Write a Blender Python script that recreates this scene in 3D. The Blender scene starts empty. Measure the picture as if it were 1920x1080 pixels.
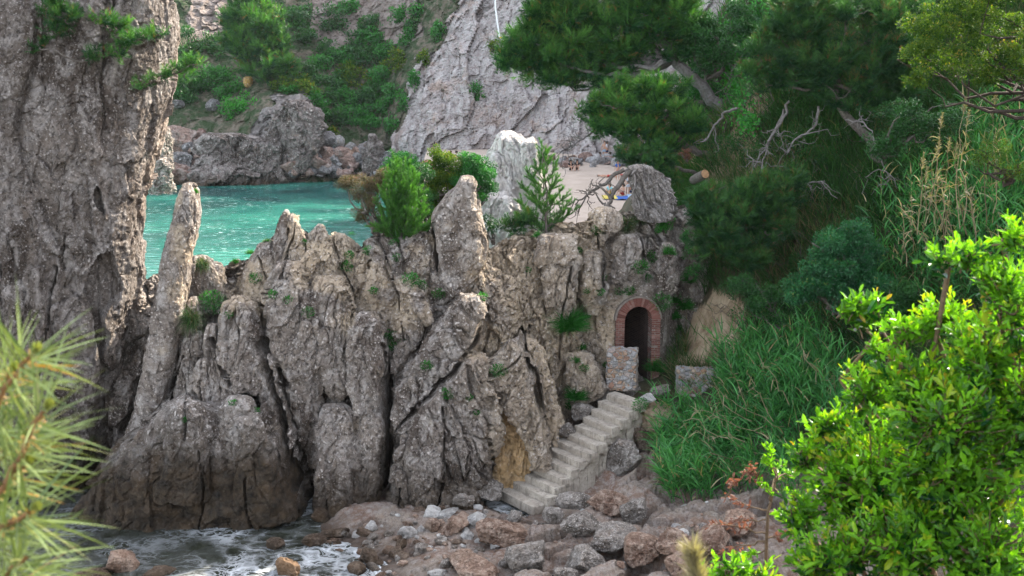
import bpy, bmesh, math, random
import numpy as np
from mathutils import Vector, Matrix, Quaternion
R = math.radians
rng = np.random.default_rng(11)
random.seed(11)
sc = bpy.context.scene
COL = sc.collection

# ------------------------------------------------------------------ camera model
CAMZ, PITCH, FPX = 13.3, R(11.6), 2133.3
CP, SP = math.cos(PITCH), math.sin(PITCH)

def ray(px, py):
    u = (px-960)/FPX; v = (540-py)/FPX
    return np.array([u, CP+v*SP, -SP+v*CP])
def P(px, py, Y):
    d = ray(px, py); t = Y/d[1]
    return np.array([d[0]*t, Y, CAMZ+d[2]*t])
def G(px, py, z):
    d = ray(px, py); t = (z-CAMZ)/d[2]
    return np.array([d[0]*t, d[1]*t, z])

# ------------------------------------------------------------------ numpy noise
M32 = np.uint32(0xffffffff)
def _h(i, j, k, s):
    i = i.astype(np.uint32); j = j.astype(np.uint32); k = k.astype(np.uint32)
    h = i*np.uint32(374761393) + j*np.uint32(668265263) + k*np.uint32(2246822519) + np.uint32((s*3266489917) & 0xffffffff)
    h = (h ^ (h >> np.uint32(15)))*np.uint32(2246822519)
    h = (h ^ (h >> np.uint32(13)))*np.uint32(3266489917)
    return h ^ (h >> np.uint32(16))
def hf(i, j, k, s):
    return _h(i, j, k, s).astype(np.float64)/4294967295.0
def vnoise(p, s=0):
    i = np.floor(p).astype(np.int64); f = p-i
    f = f*f*f*(f*(f*6-15)+10)
    x, y, z = i[:, 0], i[:, 1], i[:, 2]
    def c(a, b, d): return hf(x+a, y+b, z+d, s)
    fx, fy, fz = f[:, 0], f[:, 1], f[:, 2]
    a = c(0,0,0)*(1-fx)+c(1,0,0)*fx; b = c(0,1,0)*(1-fx)+c(1,1,0)*fx
    d = c(0,0,1)*(1-fx)+c(1,0,1)*fx; e = c(0,1,1)*(1-fx)+c(1,1,1)*fx
    return ((a*(1-fy)+b*fy)*(1-fz)+(d*(1-fy)+e*fy)*fz)*2-1
def fbm(p, s=0, o=4, g=0.5):
    r = 0; a = 1.0; n = 0
    for k in range(o):
        r = r+a*vnoise(p*(2.03**k)+k*7.3, s+k); n += a; a *= g
    return r/n
def ridged(p, s=0, o=4, g=0.5):
    r = 0; a = 1.0; n = 0
    for k in range(o):
        r = r+a*(1-np.abs(vnoise(p*(2.1**k)+k*3.1, s+k))); n += a; a *= g
    return r/n
def worley(p, s=0):
    i = np.floor(p).astype(np.int64)
    N = len(p)
    f1 = np.full(N, 9.0); f2 = np.full(N, 9.0); c1 = np.zeros((N, 3)); id1 = np.zeros((N, 3), np.int64)
    for a in (-1, 0, 1):
        for b in (-1, 0, 1):
            for c in (-1, 0, 1):
                x, y, z = i[:, 0]+a, i[:, 1]+b, i[:, 2]+c
                q = np.stack([x+hf(x, y, z, s), y+hf(x, y, z, s+1), z+hf(x, y, z, s+2)], 1)
                d = np.sqrt(((p-q)**2).sum(1))
                m = d < f1
                f2 = np.where(m, f1, np.minimum(f2, d))
                f1 = np.where(m, d, f1)
                c1[m] = q[m]; id1[m] = np.stack([x, y, z], 1)[m]
    r = np.stack([hf(id1[:, 0], id1[:, 1], id1[:, 2], s+k) for k in (5, 6, 7, 8)], 1)
    return f1, f2, c1, r
def sstep(a, b, x):
    t = np.clip((x-a)/(b-a), 0, 1); return t*t*(3-2*t)

def rockdisp(p, tilt=0.0, amp=0.25, bs=1.2, seed=0, asp=(.5, .8, 1.7), fine=1.0, crack=1.0):
    """fractured rock relief: tilted blocks, joints between them, weathered surface"""
    a = R(tilt); c, s = math.cos(a), math.sin(a)
    q = np.stack([p[:, 0]*c-p[:, 2]*s, p[:, 1], p[:, 0]*s+p[:, 2]*c], 1)
    w = np.stack([vnoise(q*.8/bs+11, seed+1), vnoise(q*.8/bs+37, seed+2), vnoise(q*.8/bs+71, seed+3)], 1)
    w2 = np.stack([vnoise(q*3.1/bs+5, seed+21), vnoise(q*3.1/bs+8, seed+22), vnoise(q*3.1/bs+9, seed+23)], 1)
    s1 = q/(bs*np.array(asp))+.45*w+.10*w2
    f1, f2, ce, r = worley(s1, seed)
    blk = (r[:, 0]-.5)*1.3+((s1-ce)*(r[:, 1:4]-.5)).sum(1)*2.0
    cr = np.exp(-((f2-f1)/.07)**2)
    bs2 = bs/3.2
    s2 = q/(bs2*np.array(asp)*np.array([1.15, 1, .62]))+.5*w2+.5*w
    g1, g2, ce2, r2 = worley(s2, seed+40)
    blk2 = (r2[:, 0]-.5)+((s2-ce2)*(r2[:, 1:4]-.5)).sum(1)*1.8
    cr2 = np.exp(-((g2-g1)/.10)**2)*(vnoise(q*1.1, seed+9) > -.1)
    fb = fbm(q*1.1/bs*np.array([1.6, 1, .7]), seed+60, 4)
    rg = ridged(q*np.array([4.2, 4.2, 3.0]), seed+70, 4, .6)-.6
    fi = fbm(q*11, seed+80, 2)
    k1 = crack*sstep(-.25, .35, vnoise(q*.9/bs+3, seed+95)); 
    bs3 = bs/8.5
    s3 = q/(bs3*np.array([1, 1, 1.3]))+.4*w2; h1, h2, ce3, r3 = worley(s3, seed+120)
    blk3 = (r3[:, 0]-.5)+((s3-ce3)*(r3[:, 1:4]-.5)).sum(1)*1.3
    pit = np.clip(.35-np.abs(vnoise(q*5.2, seed+130)), 0, .35)*(vnoise(q*1.3, seed+131) > -.2)
    return amp*(.70*blk-.5*k1*cr+.36*blk2-.16*crack*cr2+.30*fb+fine*(.09*blk3-.10*rg-.16*pit+.06*fi))

# ------------------------------------------------------------------ scene helpers
def tag(o, label=None, cat=None, group=None, kind=None):
    if label: o['label'] = label
    if cat: o['category'] = cat
    if group: o['group'] = group
    if kind: o['kind'] = kind
    return o
def empty(name, loc, label=None, cat=None, group=None):
    o = bpy.data.objects.new(name, None); COL.objects.link(o)
    o.empty_display_size = .3
    o.location = [float(v) for v in loc]
    return tag(o, label, cat, group)
def make_mesh(name, V, F, attrs=None, smooth=False):
    me = bpy.data.meshes.new(name)
    V = np.asarray(V, np.float32).reshape(-1, 3)
    if not isinstance(F, list): F = [F]
    F = [np.asarray(f, np.int32) for f in F if len(f)]
    idx = np.concatenate([f.ravel() for f in F]); tot = np.concatenate([np.full(len(f), f.shape[1], np.int32) for f in F])
    me.vertices.add(len(V)); me.vertices.foreach_set('co', V.ravel())
    me.loops.add(len(idx)); me.loops.foreach_set('vertex_index', idx)
    me.polygons.add(len(tot))
    st = np.concatenate([[0], np.cumsum(tot)[:-1]]).astype(np.int32)
    me.polygons.foreach_set('loop_start', st)
    try: me.polygons.foreach_set('loop_total', tot)
    except Exception: pass
    me.polygons.foreach_set('use_smooth', np.full(len(tot), smooth))
    for k, a in (attrs or {}).items():
        at = me.attributes.new(k, 'FLOAT', 'POINT'); at.data.foreach_set('value', np.asarray(a, np.float32))
    me.update(calc_edges=True); me.validate()
    return me
def mk(name, V, F, mat, parent=None, attrs=None, smooth=False, origin=None):
    """one mesh object; V in world coordinates, origin given or the parent's place"""
    V = np.asarray(V, float).reshape(-1, 3)
    if parent is not None:
        org = np.array(parent_world(parent))
    else:
        org = np.array(origin) if origin is not None else np.array([V[:, 0].mean(), V[:, 1].mean(), V[:, 2].min()])
    me = make_mesh(name, V-org, F, attrs, smooth)
    me.materials.append(mat)
    o = bpy.data.objects.new(name, me); COL.objects.link(o)
    if parent is not None: o.parent = parent
    else: o.location = [float(v) for v in org]
    return o
def parent_world(o):
    v = Vector(o.location)
    while o.parent: o = o.parent; v = v+Vector(o.location)
    return v
class MB:
    """collects pieces of one mesh"""
    def __init__(s): s.V = []; s.F = {}; s.T = []; s.n = 0
    def add(s, V, F, t=None):
        V = np.asarray(V, float).reshape(-1, 3)
        F = np.asarray(F, np.int64)
        s.V.append(V); s.F.setdefault(F.shape[1], []).append(F+s.n); s.n += len(V)
        s.T.append(np.full(len(V), .5) if t is None else np.broadcast_to(np.asarray(t, float), (len(V),)))
    def build(s, name, mat, parent=None, smooth=False, origin=None):
        return mk(name, np.concatenate(s.V), [np.concatenate(f) for f in s.F.values()], mat, parent, {'tint': np.concatenate(s.T)}, smooth, origin)
def grid_faces(nu, nv, wrap=False):
    i = np.arange(nu-1)[:, None]; j = np.arange(nv if wrap else nv-1)[None, :]
    j2 = (j+1) % nv
    a = i*nv+j; b = i*nv+j2; c = (i+1)*nv+j2; d = (i+1)*nv+j
    return np.stack([a, b, c, d], -1).reshape(-1, 4)
def nrm(v): return v/np.maximum(np.linalg.norm(v, axis=-1, keepdims=True), 1e-9)
def tube(pts, rad, sides=6):
    pts = np.asarray(pts, float); n = len(pts)
    rad = np.broadcast_to(np.asarray(rad, float), (n,))
    t = np.gradient(pts, axis=0); t = nrm(t)
    ref = np.array([.31, .52, .79]); ref = ref/np.linalg.norm(ref)
    a = nrm(np.cross(t, ref)); b = np.cross(t, a)
    th = np.arange(sides)/sides*2*math.pi
    V = pts[:, None]+rad[:, None, None]*(np.cos(th)[None, :, None]*a[:, None]+np.sin(th)[None, :, None]*b[:, None])
    return V.reshape(-1, 3), grid_faces(n, sides, True)
def wander(p0, p1, n=10, amp=.15, seed=0):
    r = np.random.default_rng(seed); t = np.linspace(0, 1, n)[:, None]
    p = np.asarray(p0)*(1-t)+np.asarray(p1)*t
    o = np.cumsum(r.normal(0, 1, (n, 3)), 0); o = o-o[0]; o = o-t*o[-1]
    return p+o*amp/math.sqrt(n)*np.linalg.norm(np.asarray(p1)-np.asarray(p0))

# ------------------------------------------------------------------ materials
def newmat(name):
    m = bpy.data.materials.new(name); m.use_nodes = True
    nt = m.node_tree; nt.nodes.clear()
    return m, nt
class NT:
    def __init__(s, name):
        s.m, s.nt = newmat(name)
        s.out = s.n('ShaderNodeOutputMaterial')
    def n(s, t, **k):
        x = s.nt.nodes.new(t)
        for a, b in k.items(): setattr(x, a, b)
        return x
    def l(s, a, b): s.nt.links.new(a, b)
    def pos(s): return s.n('ShaderNodeNewGeometry').outputs['Position']
    def scale(s, vec, sc3):
        x = s.n('ShaderNodeMapping'); x.inputs['Scale'].default_value = sc3; s.l(vec, x.inputs['Vector']); return x.outputs[0]
    def noise(s, vec, scale, detail=6, rough=.6, dist=0):
        x = s.n('ShaderNodeTexNoise'); x.inputs['Scale'].default_value = scale; x.inputs['Detail'].default_value = detail
        x.inputs['Roughness'].default_value = rough; x.inputs['Distortion'].default_value = dist
        if vec is not None: s.l(vec, x.inputs['Vector'])
        return x.outputs['Fac']
    def voro(s, vec, scale, feature='F1', out='Distance'):
        x = s.n('ShaderNodeTexVoronoi', feature=feature); x.inputs['Scale'].default_value = scale; s.l(vec, x.inputs['Vector'])
        return x.outputs[out]
    def ramp(s, fac, stops, interp='LINEAR'):
        x = s.n('ShaderNodeValToRGB'); cr = x.color_ramp; cr.interpolation = interp
        while len(cr.elements) < len(stops): cr.elements.new(.5)
        for e, (p, c) in zip(cr.elements, stops):
            e.position = p; e.color = (c, c, c, 1) if not hasattr(c, '__len__') else (*c, 1)
        s.l(fac, x.inputs['Fac']); return x.outputs['Color']
    def mix(s, fac, a, b, blend='MIX'):
        x = s.n('ShaderNodeMix', data_type='RGBA', blend_type=blend)
        for sock, v in ((x.inputs['Factor'], fac), (x.inputs['A'], a), (x.inputs['B'], b)):
            pass
        def put(i, v):
            if hasattr(v, 'is_linked') or hasattr(v, 'links'): s.l(v, x.inputs[i])
            elif hasattr(v, '__len__'): x.inputs[i].default_value = (*v, 1)
            else: x.inputs[i].default_value = v
        put(0, fac); put(6, a); put(7, b)
        return x.outputs[2]
    def math(s, op, a, b=None, clamp=False):
        x = s.n('ShaderNodeMath', operation=op); x.use_clamp = clamp
        for i, v in ((0, a), (1, b)):
            if v is None: continue
            if hasattr(v, 'links'): s.l(v, x.inputs[i])
            else: x.inputs[i].default_value = v
        return x.outputs[0]
    def attr(s, name): return s.n('ShaderNodeAttribute', attribute_name=name).outputs['Fac']
    def z(s):
        x = s.n('ShaderNodeSeparateXYZ'); s.l(s.pos(), x.inputs[0]); return x.outputs['Z']
    def bump(s, h, strength=.5, dist=.05, prev=None):
        x = s.n('ShaderNodeBump'); x.inputs['Strength'].default_value = strength; x.inputs['Distance'].default_value = dist
        s.l(h, x.inputs['Height'])
        if prev is not None: s.l(prev, x.inputs['Normal'])
        return x.outputs[0]
    def bsdf(s, col, rough=.85, spec=.3, normal=None, finish=True):
        x = s.n('ShaderNodeBsdfPrincipled')
        if hasattr(col, 'links'): s.l(col, x.inputs['Base Color'])
        else: x.inputs['Base Color'].default_value = (*col, 1)
        if hasattr(rough, 'links'): s.l(rough, x.inputs['Roughness'])
        else: x.inputs['Roughness'].default_value = rough
        x.inputs['Specular IOR Level'].default_value = spec
        if normal is not None: s.l(normal, x.inputs['Normal'])
        if finish: s.l(x.outputs[0], s.out.inputs['Surface'])
        return x

def rock_mat(name, dark, mid, pale, ochre, lichen=.75, wet=True, streak=(1, 1, .6), bump=.8, wetz=(.2, 1.9), scale=1.0, speck=1.0):
    k = NT(name); pos = k.pos(); ps = k.scale(pos, streak)
    big = k.noise(ps, .55*scale, 5, .6, .4)
    medn = k.noise(ps, 2.6*scale, 8, .68, .3)
    fin = k.noise(pos, 19*scale, 8, .8)
    c = k.mix(k.ramp(big, [(.42, 0), (.57, 1)]), dark, mid)
    c = k.mix(k.ramp(medn, [(.47, 0), (.63, 1)]), c, pale)
    # warm stained patches: those of the large noise and those given per vertex
    onoise = k.noise(pos, 1.1*scale, 6, .7, .6)
    om = k.math('MULTIPLY', k.attr('ochre'), k.ramp(onoise, [(.30, .35), (.50, 1)]))
    om = k.math('ADD', om, k.math('MULTIPLY', k.ramp(k.noise(pos, .8*scale, 7, .7, .8), [(.56, 0), (.68, 1)]), .30), True)
    oc = k.mix(k.ramp(k.noise(pos, 3.0*scale, 5, .65), [(.35, 0), (.65, 1)]), ochre, tuple(min(1, v*1.3+.05) for v in ochre))
    c = k.mix(om, c, oc)
    # crustose lichen: pale flecks and near black flecks
    lf = k.ramp(fin, [(.545, 0), (.60, 1)])
    lf = k.math('MULTIPLY', lf, k.ramp(k.noise(pos, 1.7*scale, 4, .6), [(.35, .1), (.65, 1)]))
    lf = k.math('MAXIMUM', lf, k.math('MULTIPLY', k.ramp(k.voro(pos, 10*scale, 'SMOOTH_F1'), [(.20, 1), (.27, 0)]), k.ramp(k.noise(pos, 2.2*scale, 5, .75), [(.42, 0), (.54, 1)])))
    c = k.mix(k.math('MULTIPLY', lf, lichen), c, tuple(v*1.6+.06 for v in pale))
    df = k.ramp(k.noise(pos, 8*scale, 9, .85, .5), [(.395, 1), (.465, 0)])
    c = k.mix(k.math('MULTIPLY', df, .75*speck), c, tuple(v*.35 for v in dark))
    rough = .92
    if wet:
        zz = k.math('ADD', k.z(), k.math('MULTIPLY', k.math('SUBTRACT', k.noise(k.scale(pos, (1, 1, .5)), .7, 5, .6), .5), 2.6))
        wm = k.n('ShaderNodeMapRange'); wm.inputs['From Min'].default_value = wetz[0]; wm.inputs['From Max'].default_value = wetz[1]
        wm.inputs['To Min'].default_value = .92; wm.inputs['To Max'].default_value = 0; k.l(zz, wm.inputs['Value'])
        tide = k.mix(k.ramp(k.noise(pos, 2.2, 6, .65), [(.35, 0), (.65, 1)]), (.020, .016, .011), (.085, .055, .030))
        wf = k.math('MULTIPLY', wm.outputs[0], k.attr('wet'))
        c = k.mix(wf, c, tide)
    h = k.math('ADD', k.math('MULTIPLY', fin, .55), k.math('MULTIPLY', medn, 1.0))
    h = k.math('ADD', h, k.math('MULTIPLY', k.voro(pos, 7*scale), .5)); h = k.math('SUBTRACT', h, k.math('MULTIPLY', df, .35))
    nb = k.bump(h, bump, .16/scale)
    nb = k.bump(k.noise(pos, 42*scale, 4, .7), bump*.55, .03/scale, nb)
    k.bsdf(c, rough, .2, nb)
    return k.m
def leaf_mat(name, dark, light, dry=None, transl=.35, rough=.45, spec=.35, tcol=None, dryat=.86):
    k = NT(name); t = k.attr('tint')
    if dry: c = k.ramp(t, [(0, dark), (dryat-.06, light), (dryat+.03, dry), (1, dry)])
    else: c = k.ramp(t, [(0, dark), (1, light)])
    b = k.bsdf(c, rough, spec, finish=False)
    tr = k.n('ShaderNodeBsdfTranslucent')
    tc = k.mix(1.0, c, tcol or (1.6, 1.75, .55), 'MULTIPLY'); k.l(tc, tr.inputs['Color'])
    mx = k.n('ShaderNodeMixShader'); mx.inputs[0].default_value = transl
    k.l(b.outputs[0], mx.inputs[1]); k.l(tr.outputs[0], mx.inputs[2]); k.l(mx.outputs[0], k.out.inputs['Surface'])
    return k.m
def plain_mat(name, col, col2=None, scale=8, rough=.8, bump=.3, dist=.02, spec=.3):
    k = NT(name); pos = k.pos(); nz = k.noise(pos, scale, 6, .65)
    c = k.mix(k.ramp(nz, [(.35, 0), (.65, 1)]), col, col2 or tuple(v*.7 for v in col))
    k.bsdf(c, rough, spec, k.bump(nz, bump, dist)); return k.m
# ================================================================== materials
ROCK = rock_mat('grey_limestone', (.145, .112, .090), (.305, .252, .210), (.465, .412, .368), (.50, .385, .265))
ROCKL = rock_mat('dark_cliff_rock', (.098, .075, .060), (.200, .165, .140), (.36, .318, .288), (.33, .25, .195), lichen=.55, streak=(1, 1, .5))
ROCKWET = rock_mat('wave_washed_rock', (.135, .107, .087), (.275, .232, .198), (.44, .396, .360), (.36, .25, .16), wetz=(1.7, 3.3), streak=(1, 1, 1))
ROCKO = rock_mat('ochre_rock', (.42, .335, .245), (.56, .465, .36), (.66, .60, .52), (.56, .36, .17), lichen=.2, speck=.25, wet=False)
ROCKW = rock_mat('white_limestone', (.60, .53, .47), (.76, .69, .625), (.84, .79, .735), (.60, .44, .30), lichen=.2, wet=False, speck=.3, scale=.6)
ROCKF = rock_mat('far_cliff_rock', (.19, .155, .14), (.32, .275, .26), (.43, .385, .375), (.40, .25, .17), lichen=.4, wet=False, scale=.38, streak=(1, 1, .4), bump=.7, speck=.6)
SHORE_ROCK = [rock_mat('shore_rock_grey', (.15, .125, .104), (.265, .228, .195), (.405, .362, .322), (.36, .23, .15), wet=True, wetz=(-.3, .55), scale=1.6),
              rock_mat('shore_rock_red', (.18, .108, .076), (.315, .208, .15), (.445, .335, .262), (.33, .19, .13), wet=True, wetz=(-.3, .55), scale=1.6, lichen=.3),
              rock_mat('shore_rock_pale', (.36, .335, .31), (.52, .49, .455), (.68, .645, .61), (.42, .30, .20), wet=True, wetz=(-.3, .45), scale=1.8, lichen=.3, speck=.4),
              rock_mat('shore_rock_brown', (.075, .05, .036), (.15, .10, .07), (.25, .19, .145), (.22, .125, .06), wet=True, wetz=(-.3, .6), scale=1.6, lichen=.25)]

# ================================================================== rock lofts
OCHRE = []      # stained places: (world point, radius)
def och(px, py, Y, r): OCHRE.append((P(px, py, Y), r))
for a in ((955, 820, 33, 1.0), (945, 775, 33, .6), (1000, 740, 34, .8), (1010, 690, 34, .7), (905, 640, 33.5, .7), (880, 665, 33.3, .5), (1015, 790, 34, .6),
          (962, 560, 34.5, .7), (930, 500, 35, .7), (975, 470, 35.5, .8), (985, 520, 35, .6), (1020, 600, 35, .6), (870, 530, 34.2, .35), (885, 515, 34.2, .3),
          (568, 515, 33.5, .55), (553, 425, 34, .3), (640, 455, 34.5, .7), (665, 500, 34, .8), (690, 520, 34, .7), (600, 500, 34, .8), (640, 530, 33.6, .8), (705, 545, 33.8, .8), (480, 540, 33.8, .8), (760, 570, 33.6, .8), (430, 535, 33.8, .7), (345, 470, 33, .5), (335, 540, 33, .5), (310, 640, 33, .4), (790, 470, 34.8, .6), (1130, 600, 35.6, .6), (1100, 560, 35.5, .7), (460, 560, 33.5, .6), (640, 590, 33.4, .7),
          (500, 575, 33.3, .4), (1150, 640, 35.5, .6), (1070, 640, 35.2, .6), (1080, 470, 36, .8), (940, 700, 33.4, .6), (795, 765, 32.6, .3), (650, 790, 32.6, .35),
          (75, 300, 32, .4), (60, 285, 32, .4), (30, 390, 32, .5), (335, 370, 33, .3), (345, 440, 33, .3), (310, 250, 36, 1.4), (335, 130, 37, 1.2), (300, 330, 36, 1.0)):
    och(*a)
def ochre_of(V, k=1.0):
    o = np.zeros(len(V))
    n = .45*vnoise(V*1.3, 5)+.3*vnoise(V*3.2, 6)
    for c, r in OCHRE:
        d = np.sqrt(((V-c)**2*np.array([1, .4, .6])).sum(1))/r
        o = np.maximum(o, 1-sstep(.5, 1.15, d+n))
    reg = sstep(-1.9, -.2, V[:, 0])*(1-sstep(2.6, 4.4, V[:, 0]))*(V[:, 1] > 30)*(V[:, 1] < 40)*sstep(-.15, .35, fbm(V*np.array([.9, .9, .45]), 88, 4)+.18)
    return np.clip(np.maximum(o*.8, .5*reg), 0, 1)

CREV = []       # joints that gape: world (x, z) line, half width, depth
def crev(w, dep, *pts):
    q = np.array([P(a, b, 33.)[[0, 2]] for a, b in pts]); CREV.append((q, w*33/FPX*(1 if dep >= .8 else .75), dep if dep >= .8 else dep*.6))
crev(13, 1.5, (500, 640), (518, 690), (538, 760), (553, 820), (572, 885)); crev(7, .8, (405, 632), (420, 670), (442, 708)); crev(14, 1.6, (282, 520), (276, 560), (268, 640), (252, 710), (225, 790), (200, 840))
crev(7, .9, (342, 670), (325, 715), (302, 765)); crev(9, 1.0, (596, 860), (590, 920), (592, 990)); crev(11, 1.4, (724, 640), (730, 780), (734, 860), (722, 960)); crev(9, 1.1, (978, 640), (998, 700), (1012, 750), (1034, 850))
crev(5, .6, (922, 690), (917, 760), (926, 870)); crev(7, .8, (908, 590), (885, 640), (845, 690), (800, 732), (742, 800)); crev(6, .8, (808, 430), (814, 520)); crev(6, .7, (914, 450), (912, 500)); crev(4, .6, (541, 408), (540, 455), (527, 520))
crev(6, .7, (104, 500), (98, 545), (94, 610), (88, 700)); crev(4, .5, (122, 430), (116, 505)); crev(5, .6, (18, 480), (12, 590), (20, 690)); crev(4, .4, (413, 790), (424, 850), (420, 930)); crev(4, .4, (497, 840), (506, 940)); crev(4, .35, (388, 560), (392, 770))
crev(6, .7, (760, 880), (758, 930), (740, 985)); crev(5, .5, (836, 740), (838, 850), (828, 960)); crev(5, .5, (930, 700), (1000, 640))
crev(5, .5, (690, 440), (745, 560), (760, 640)); crev(5, .5, (470, 490), (500, 560)); crev(4, .5, (600, 440), (640, 530), (660, 600)); crev(6, .6, (1140, 480), (1145, 570)); crev(6, .6, (1218, 440), (1225, 540)); crev(5, .5, (1080, 520), (1060, 620), (1050, 720))
def carve(V):
    w = .5*vnoise(V*2.2, 61)+.25*vnoise(V*6, 62)
    jx = .10*vnoise(V*1.6, 63); out = V.copy()
    for q, hw, dep in CREV:
        lo, hi = q.min(0)-2*hw-.2, q.max(0)+2*hw+.2
        m = (V[:, 0] > lo[0]) & (V[:, 0] < hi[0]) & (V[:, 2] > lo[1]) & (V[:, 2] < hi[1]) & (V[:, 1] < 37)
        if not m.any(): continue
        p = V[m][:, [0, 2]]+np.stack([jx[m], 0*jx[m]], 1); d = np.full(len(p), 9.)
        for a, b in zip(q[:-1], q[1:]):
            e = b-a; t = np.clip(((p-a)@e)/(e@e), 0, 1); d = np.minimum(d, np.linalg.norm(p-a-t[:, None]*e, axis=1))
        k = 1-sstep(.25, 1.0, d/(hw*np.clip(.8+1.1*w[m]+.5*vnoise(V[m]*.9, 64), .12, 2)))
        out[m, 1] += dep*k
    return out
def loft(name, rows, Yc, th, mat, parent=None, Yo=None, n=3.0, res=.05, amp=.2, bs=1.1, tilt=0, seed=0, lean=0., asp=(.5, .8, 1.7), fine=1., crack=1., wet=1., ochre=0., wmin=.3, sp=1.0, na=None, hang=False):
    """a slab or stack of rock: horizontal rings between the two outlines, real thickness th, fractured surface"""
    rows = sorted(rows); py = np.array([r[0] for r in rows], float)
    A = [P(r[1], r[0], Yo or Yc) for r in rows]; B = [P(r[2], r[0], Yo or Yc) for r in rows]
    z = np.array([a[2] for a in A]); xl = np.array([a[0] for a in A]); xr = np.array([b[0] for b in B])
    nz = max(8, int((z[0]-z[-1])/res)); zz = np.linspace(z[-1], z[0], nz)
    o = np.argsort(z); XL = np.interp(zz, z[o], xl[o]); XR = np.interp(zz, z[o], xr[o])
    # soften the corners of the outline a little
    kk = max(1, int(.12/res)); ker = np.ones(2*kk+1)/(2*kk+1)
    XL = np.convolve(np.pad(XL, kk, 'edge'), ker, 'valid'); XR = np.convolve(np.pad(XR, kk, 'edge'), ker, 'valid')
    a = np.maximum((XR-XL)/2, .02); xc = (XL+XR)/2
    wm = a.max(); f = np.clip(a/(wmin*wm+1e-6), 0, 1)**.6
    b = th*f
    tz = (zz-zz[0])/(zz[-1]-zz[0]+1e-6)
    b = b*(1-.35*tz**2)
    if hang: b = b*(.12+.88*sstep(0, .55, tz)); a = a*(.45+.55*sstep(0, .3, tz))
    # round the very top over
    top = np.clip((zz[-1]-zz)/(min(.28, .2*(zz[-1]-zz[0]))), 0, 1); rt = np.sqrt(1-(1-top)**2)*.8+.2
    a2 = a*(.7+.3*rt); b2 = b*rt
    m = na or max(24, int(3.1*(wm+th)/res))
    th_ = np.linspace(0, 2*math.pi, m, endpoint=False)
    # more points to the front (towards -Y)
    ex = 2.0/n
    tt = np.linspace(0, 2*math.pi, 6001); q = np.stack([np.sign(np.cos(tt))*np.abs(np.cos(tt))**ex*wm, np.sign(np.sin(tt))*np.abs(np.sin(tt))**ex*th], 1)
    L = np.concatenate([[0], np.cumsum(np.linalg.norm(np.diff(q, axis=0), axis=1))])
    # the hidden back gets fewer points than the front
    wgt = np.where(np.sin(tt) > .3, .35, 1.0); L = np.concatenate([[0], np.cumsum(np.diff(L)*wgt[1:])])
    th_ = np.interp(np.linspace(0, L[-1], m, endpoint=False), L, tt)
    c, s = np.cos(th_), np.sin(th_)
    ux = np.sign(c)*np.abs(c)**ex; uy = np.sign(s)*np.abs(s)**ex
    X = xc[:, None]+a2[:, None]*ux; Yv = Yc+lean*tz[:, None]*(1)+b2[:, None]*uy; Z = np.repeat(zz[:, None], m, 1)
    V = np.stack([X, Yv, Z], -1).reshape(-1, 3)
    N = np.stack([np.broadcast_to(c, X.shape)/np.maximum(a2[:, None], .05), np.broadcast_to(s, X.shape)/np.maximum(b2[:, None], .05), np.broadcast_to(((1-top)*.8/np.maximum(a2, .1))[:, None], X.shape)], -1).reshape(-1, 3)
    N = nrm(N)
    d = rockdisp(V, tilt, amp, bs, seed, asp, fine, crack)
    lim = np.repeat(np.clip(np.minimum(a2, b2)/(1.6*amp), .12, 1), m)
    V2 = V+N*(d*lim)[:, None]
    # roughen the ledges
    V2[:, 2] += .35*amp*lim*fbm(V*2.1, seed+90, 3)
    F = grid_faces(nz, m, True)
    ctr = np.array([[xc[-1], Yc+lean, V2[-m:, 2].max()+.02]])
    tf = np.stack([np.arange(m)+(nz-1)*m, (np.arange(m)+1) % m+(nz-1)*m, np.full(m, nz*m)], 1)
    V2 = np.concatenate([V2, ctr])
    V2 = carve(V2)
    oc = np.clip(ochre_of(V2)+ochre, 0, 1)
    return mk(name, V2, [F, tf], mat, parent, {'ochre': oc, 'wet': np.full(len(V2), wet)})

# ---------------------------------------------------------------- the left cliff
cliff = loft('sea_cliff', [(-560, -760, 255), (-300, -760, 300), (-100, -740, 325), (0, -720, 343), (70, -715, 349), (130, -710, 340), (190, -705, 330), (240, -705, 318), (300, -700, 303), (360, -700, 291),
    (440, -700, 287), (530, -700, 281), (610, -700, 272), (700, -690, 250), (800, -680, 215), (880, -670, 185), (960, -660, 165), (1040, -660, 150), (1120, -660, 145)],
    34.9, 2.7, ROCKL, Yo=36.3, n=3.6, res=.05, amp=.42, bs=2.6, tilt=3, seed=3, asp=(.5, .9, 2.6), wmin=.9, fine=1.1, crack=.45, lean=.3)
tag(cliff, 'tall dark grey sea cliff filling the left edge above the leaning slab', 'cliff')
for i, rows in enumerate([  # vertical ribs standing out of its face
    [(520, 15, 45), (600, 5, 62), (700, 0, 72), (800, -10, 80), (900, -20, 85)],
    [(500, 55, 80), (560, 48, 90), (640, 45, 96), (740, 40, 104), (850, 30, 110)],
    [(330, -60, 10), (420, -80, 30), (560, -90, 38), (800, -100, 30)],
    ]):
    loft('rock_rib', rows, 32.75, .6, ROCKL, cliff, n=4, amp=.2, bs=1.2, tilt=4, seed=100+i, asp=(.4, .8, 2.4))

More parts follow.
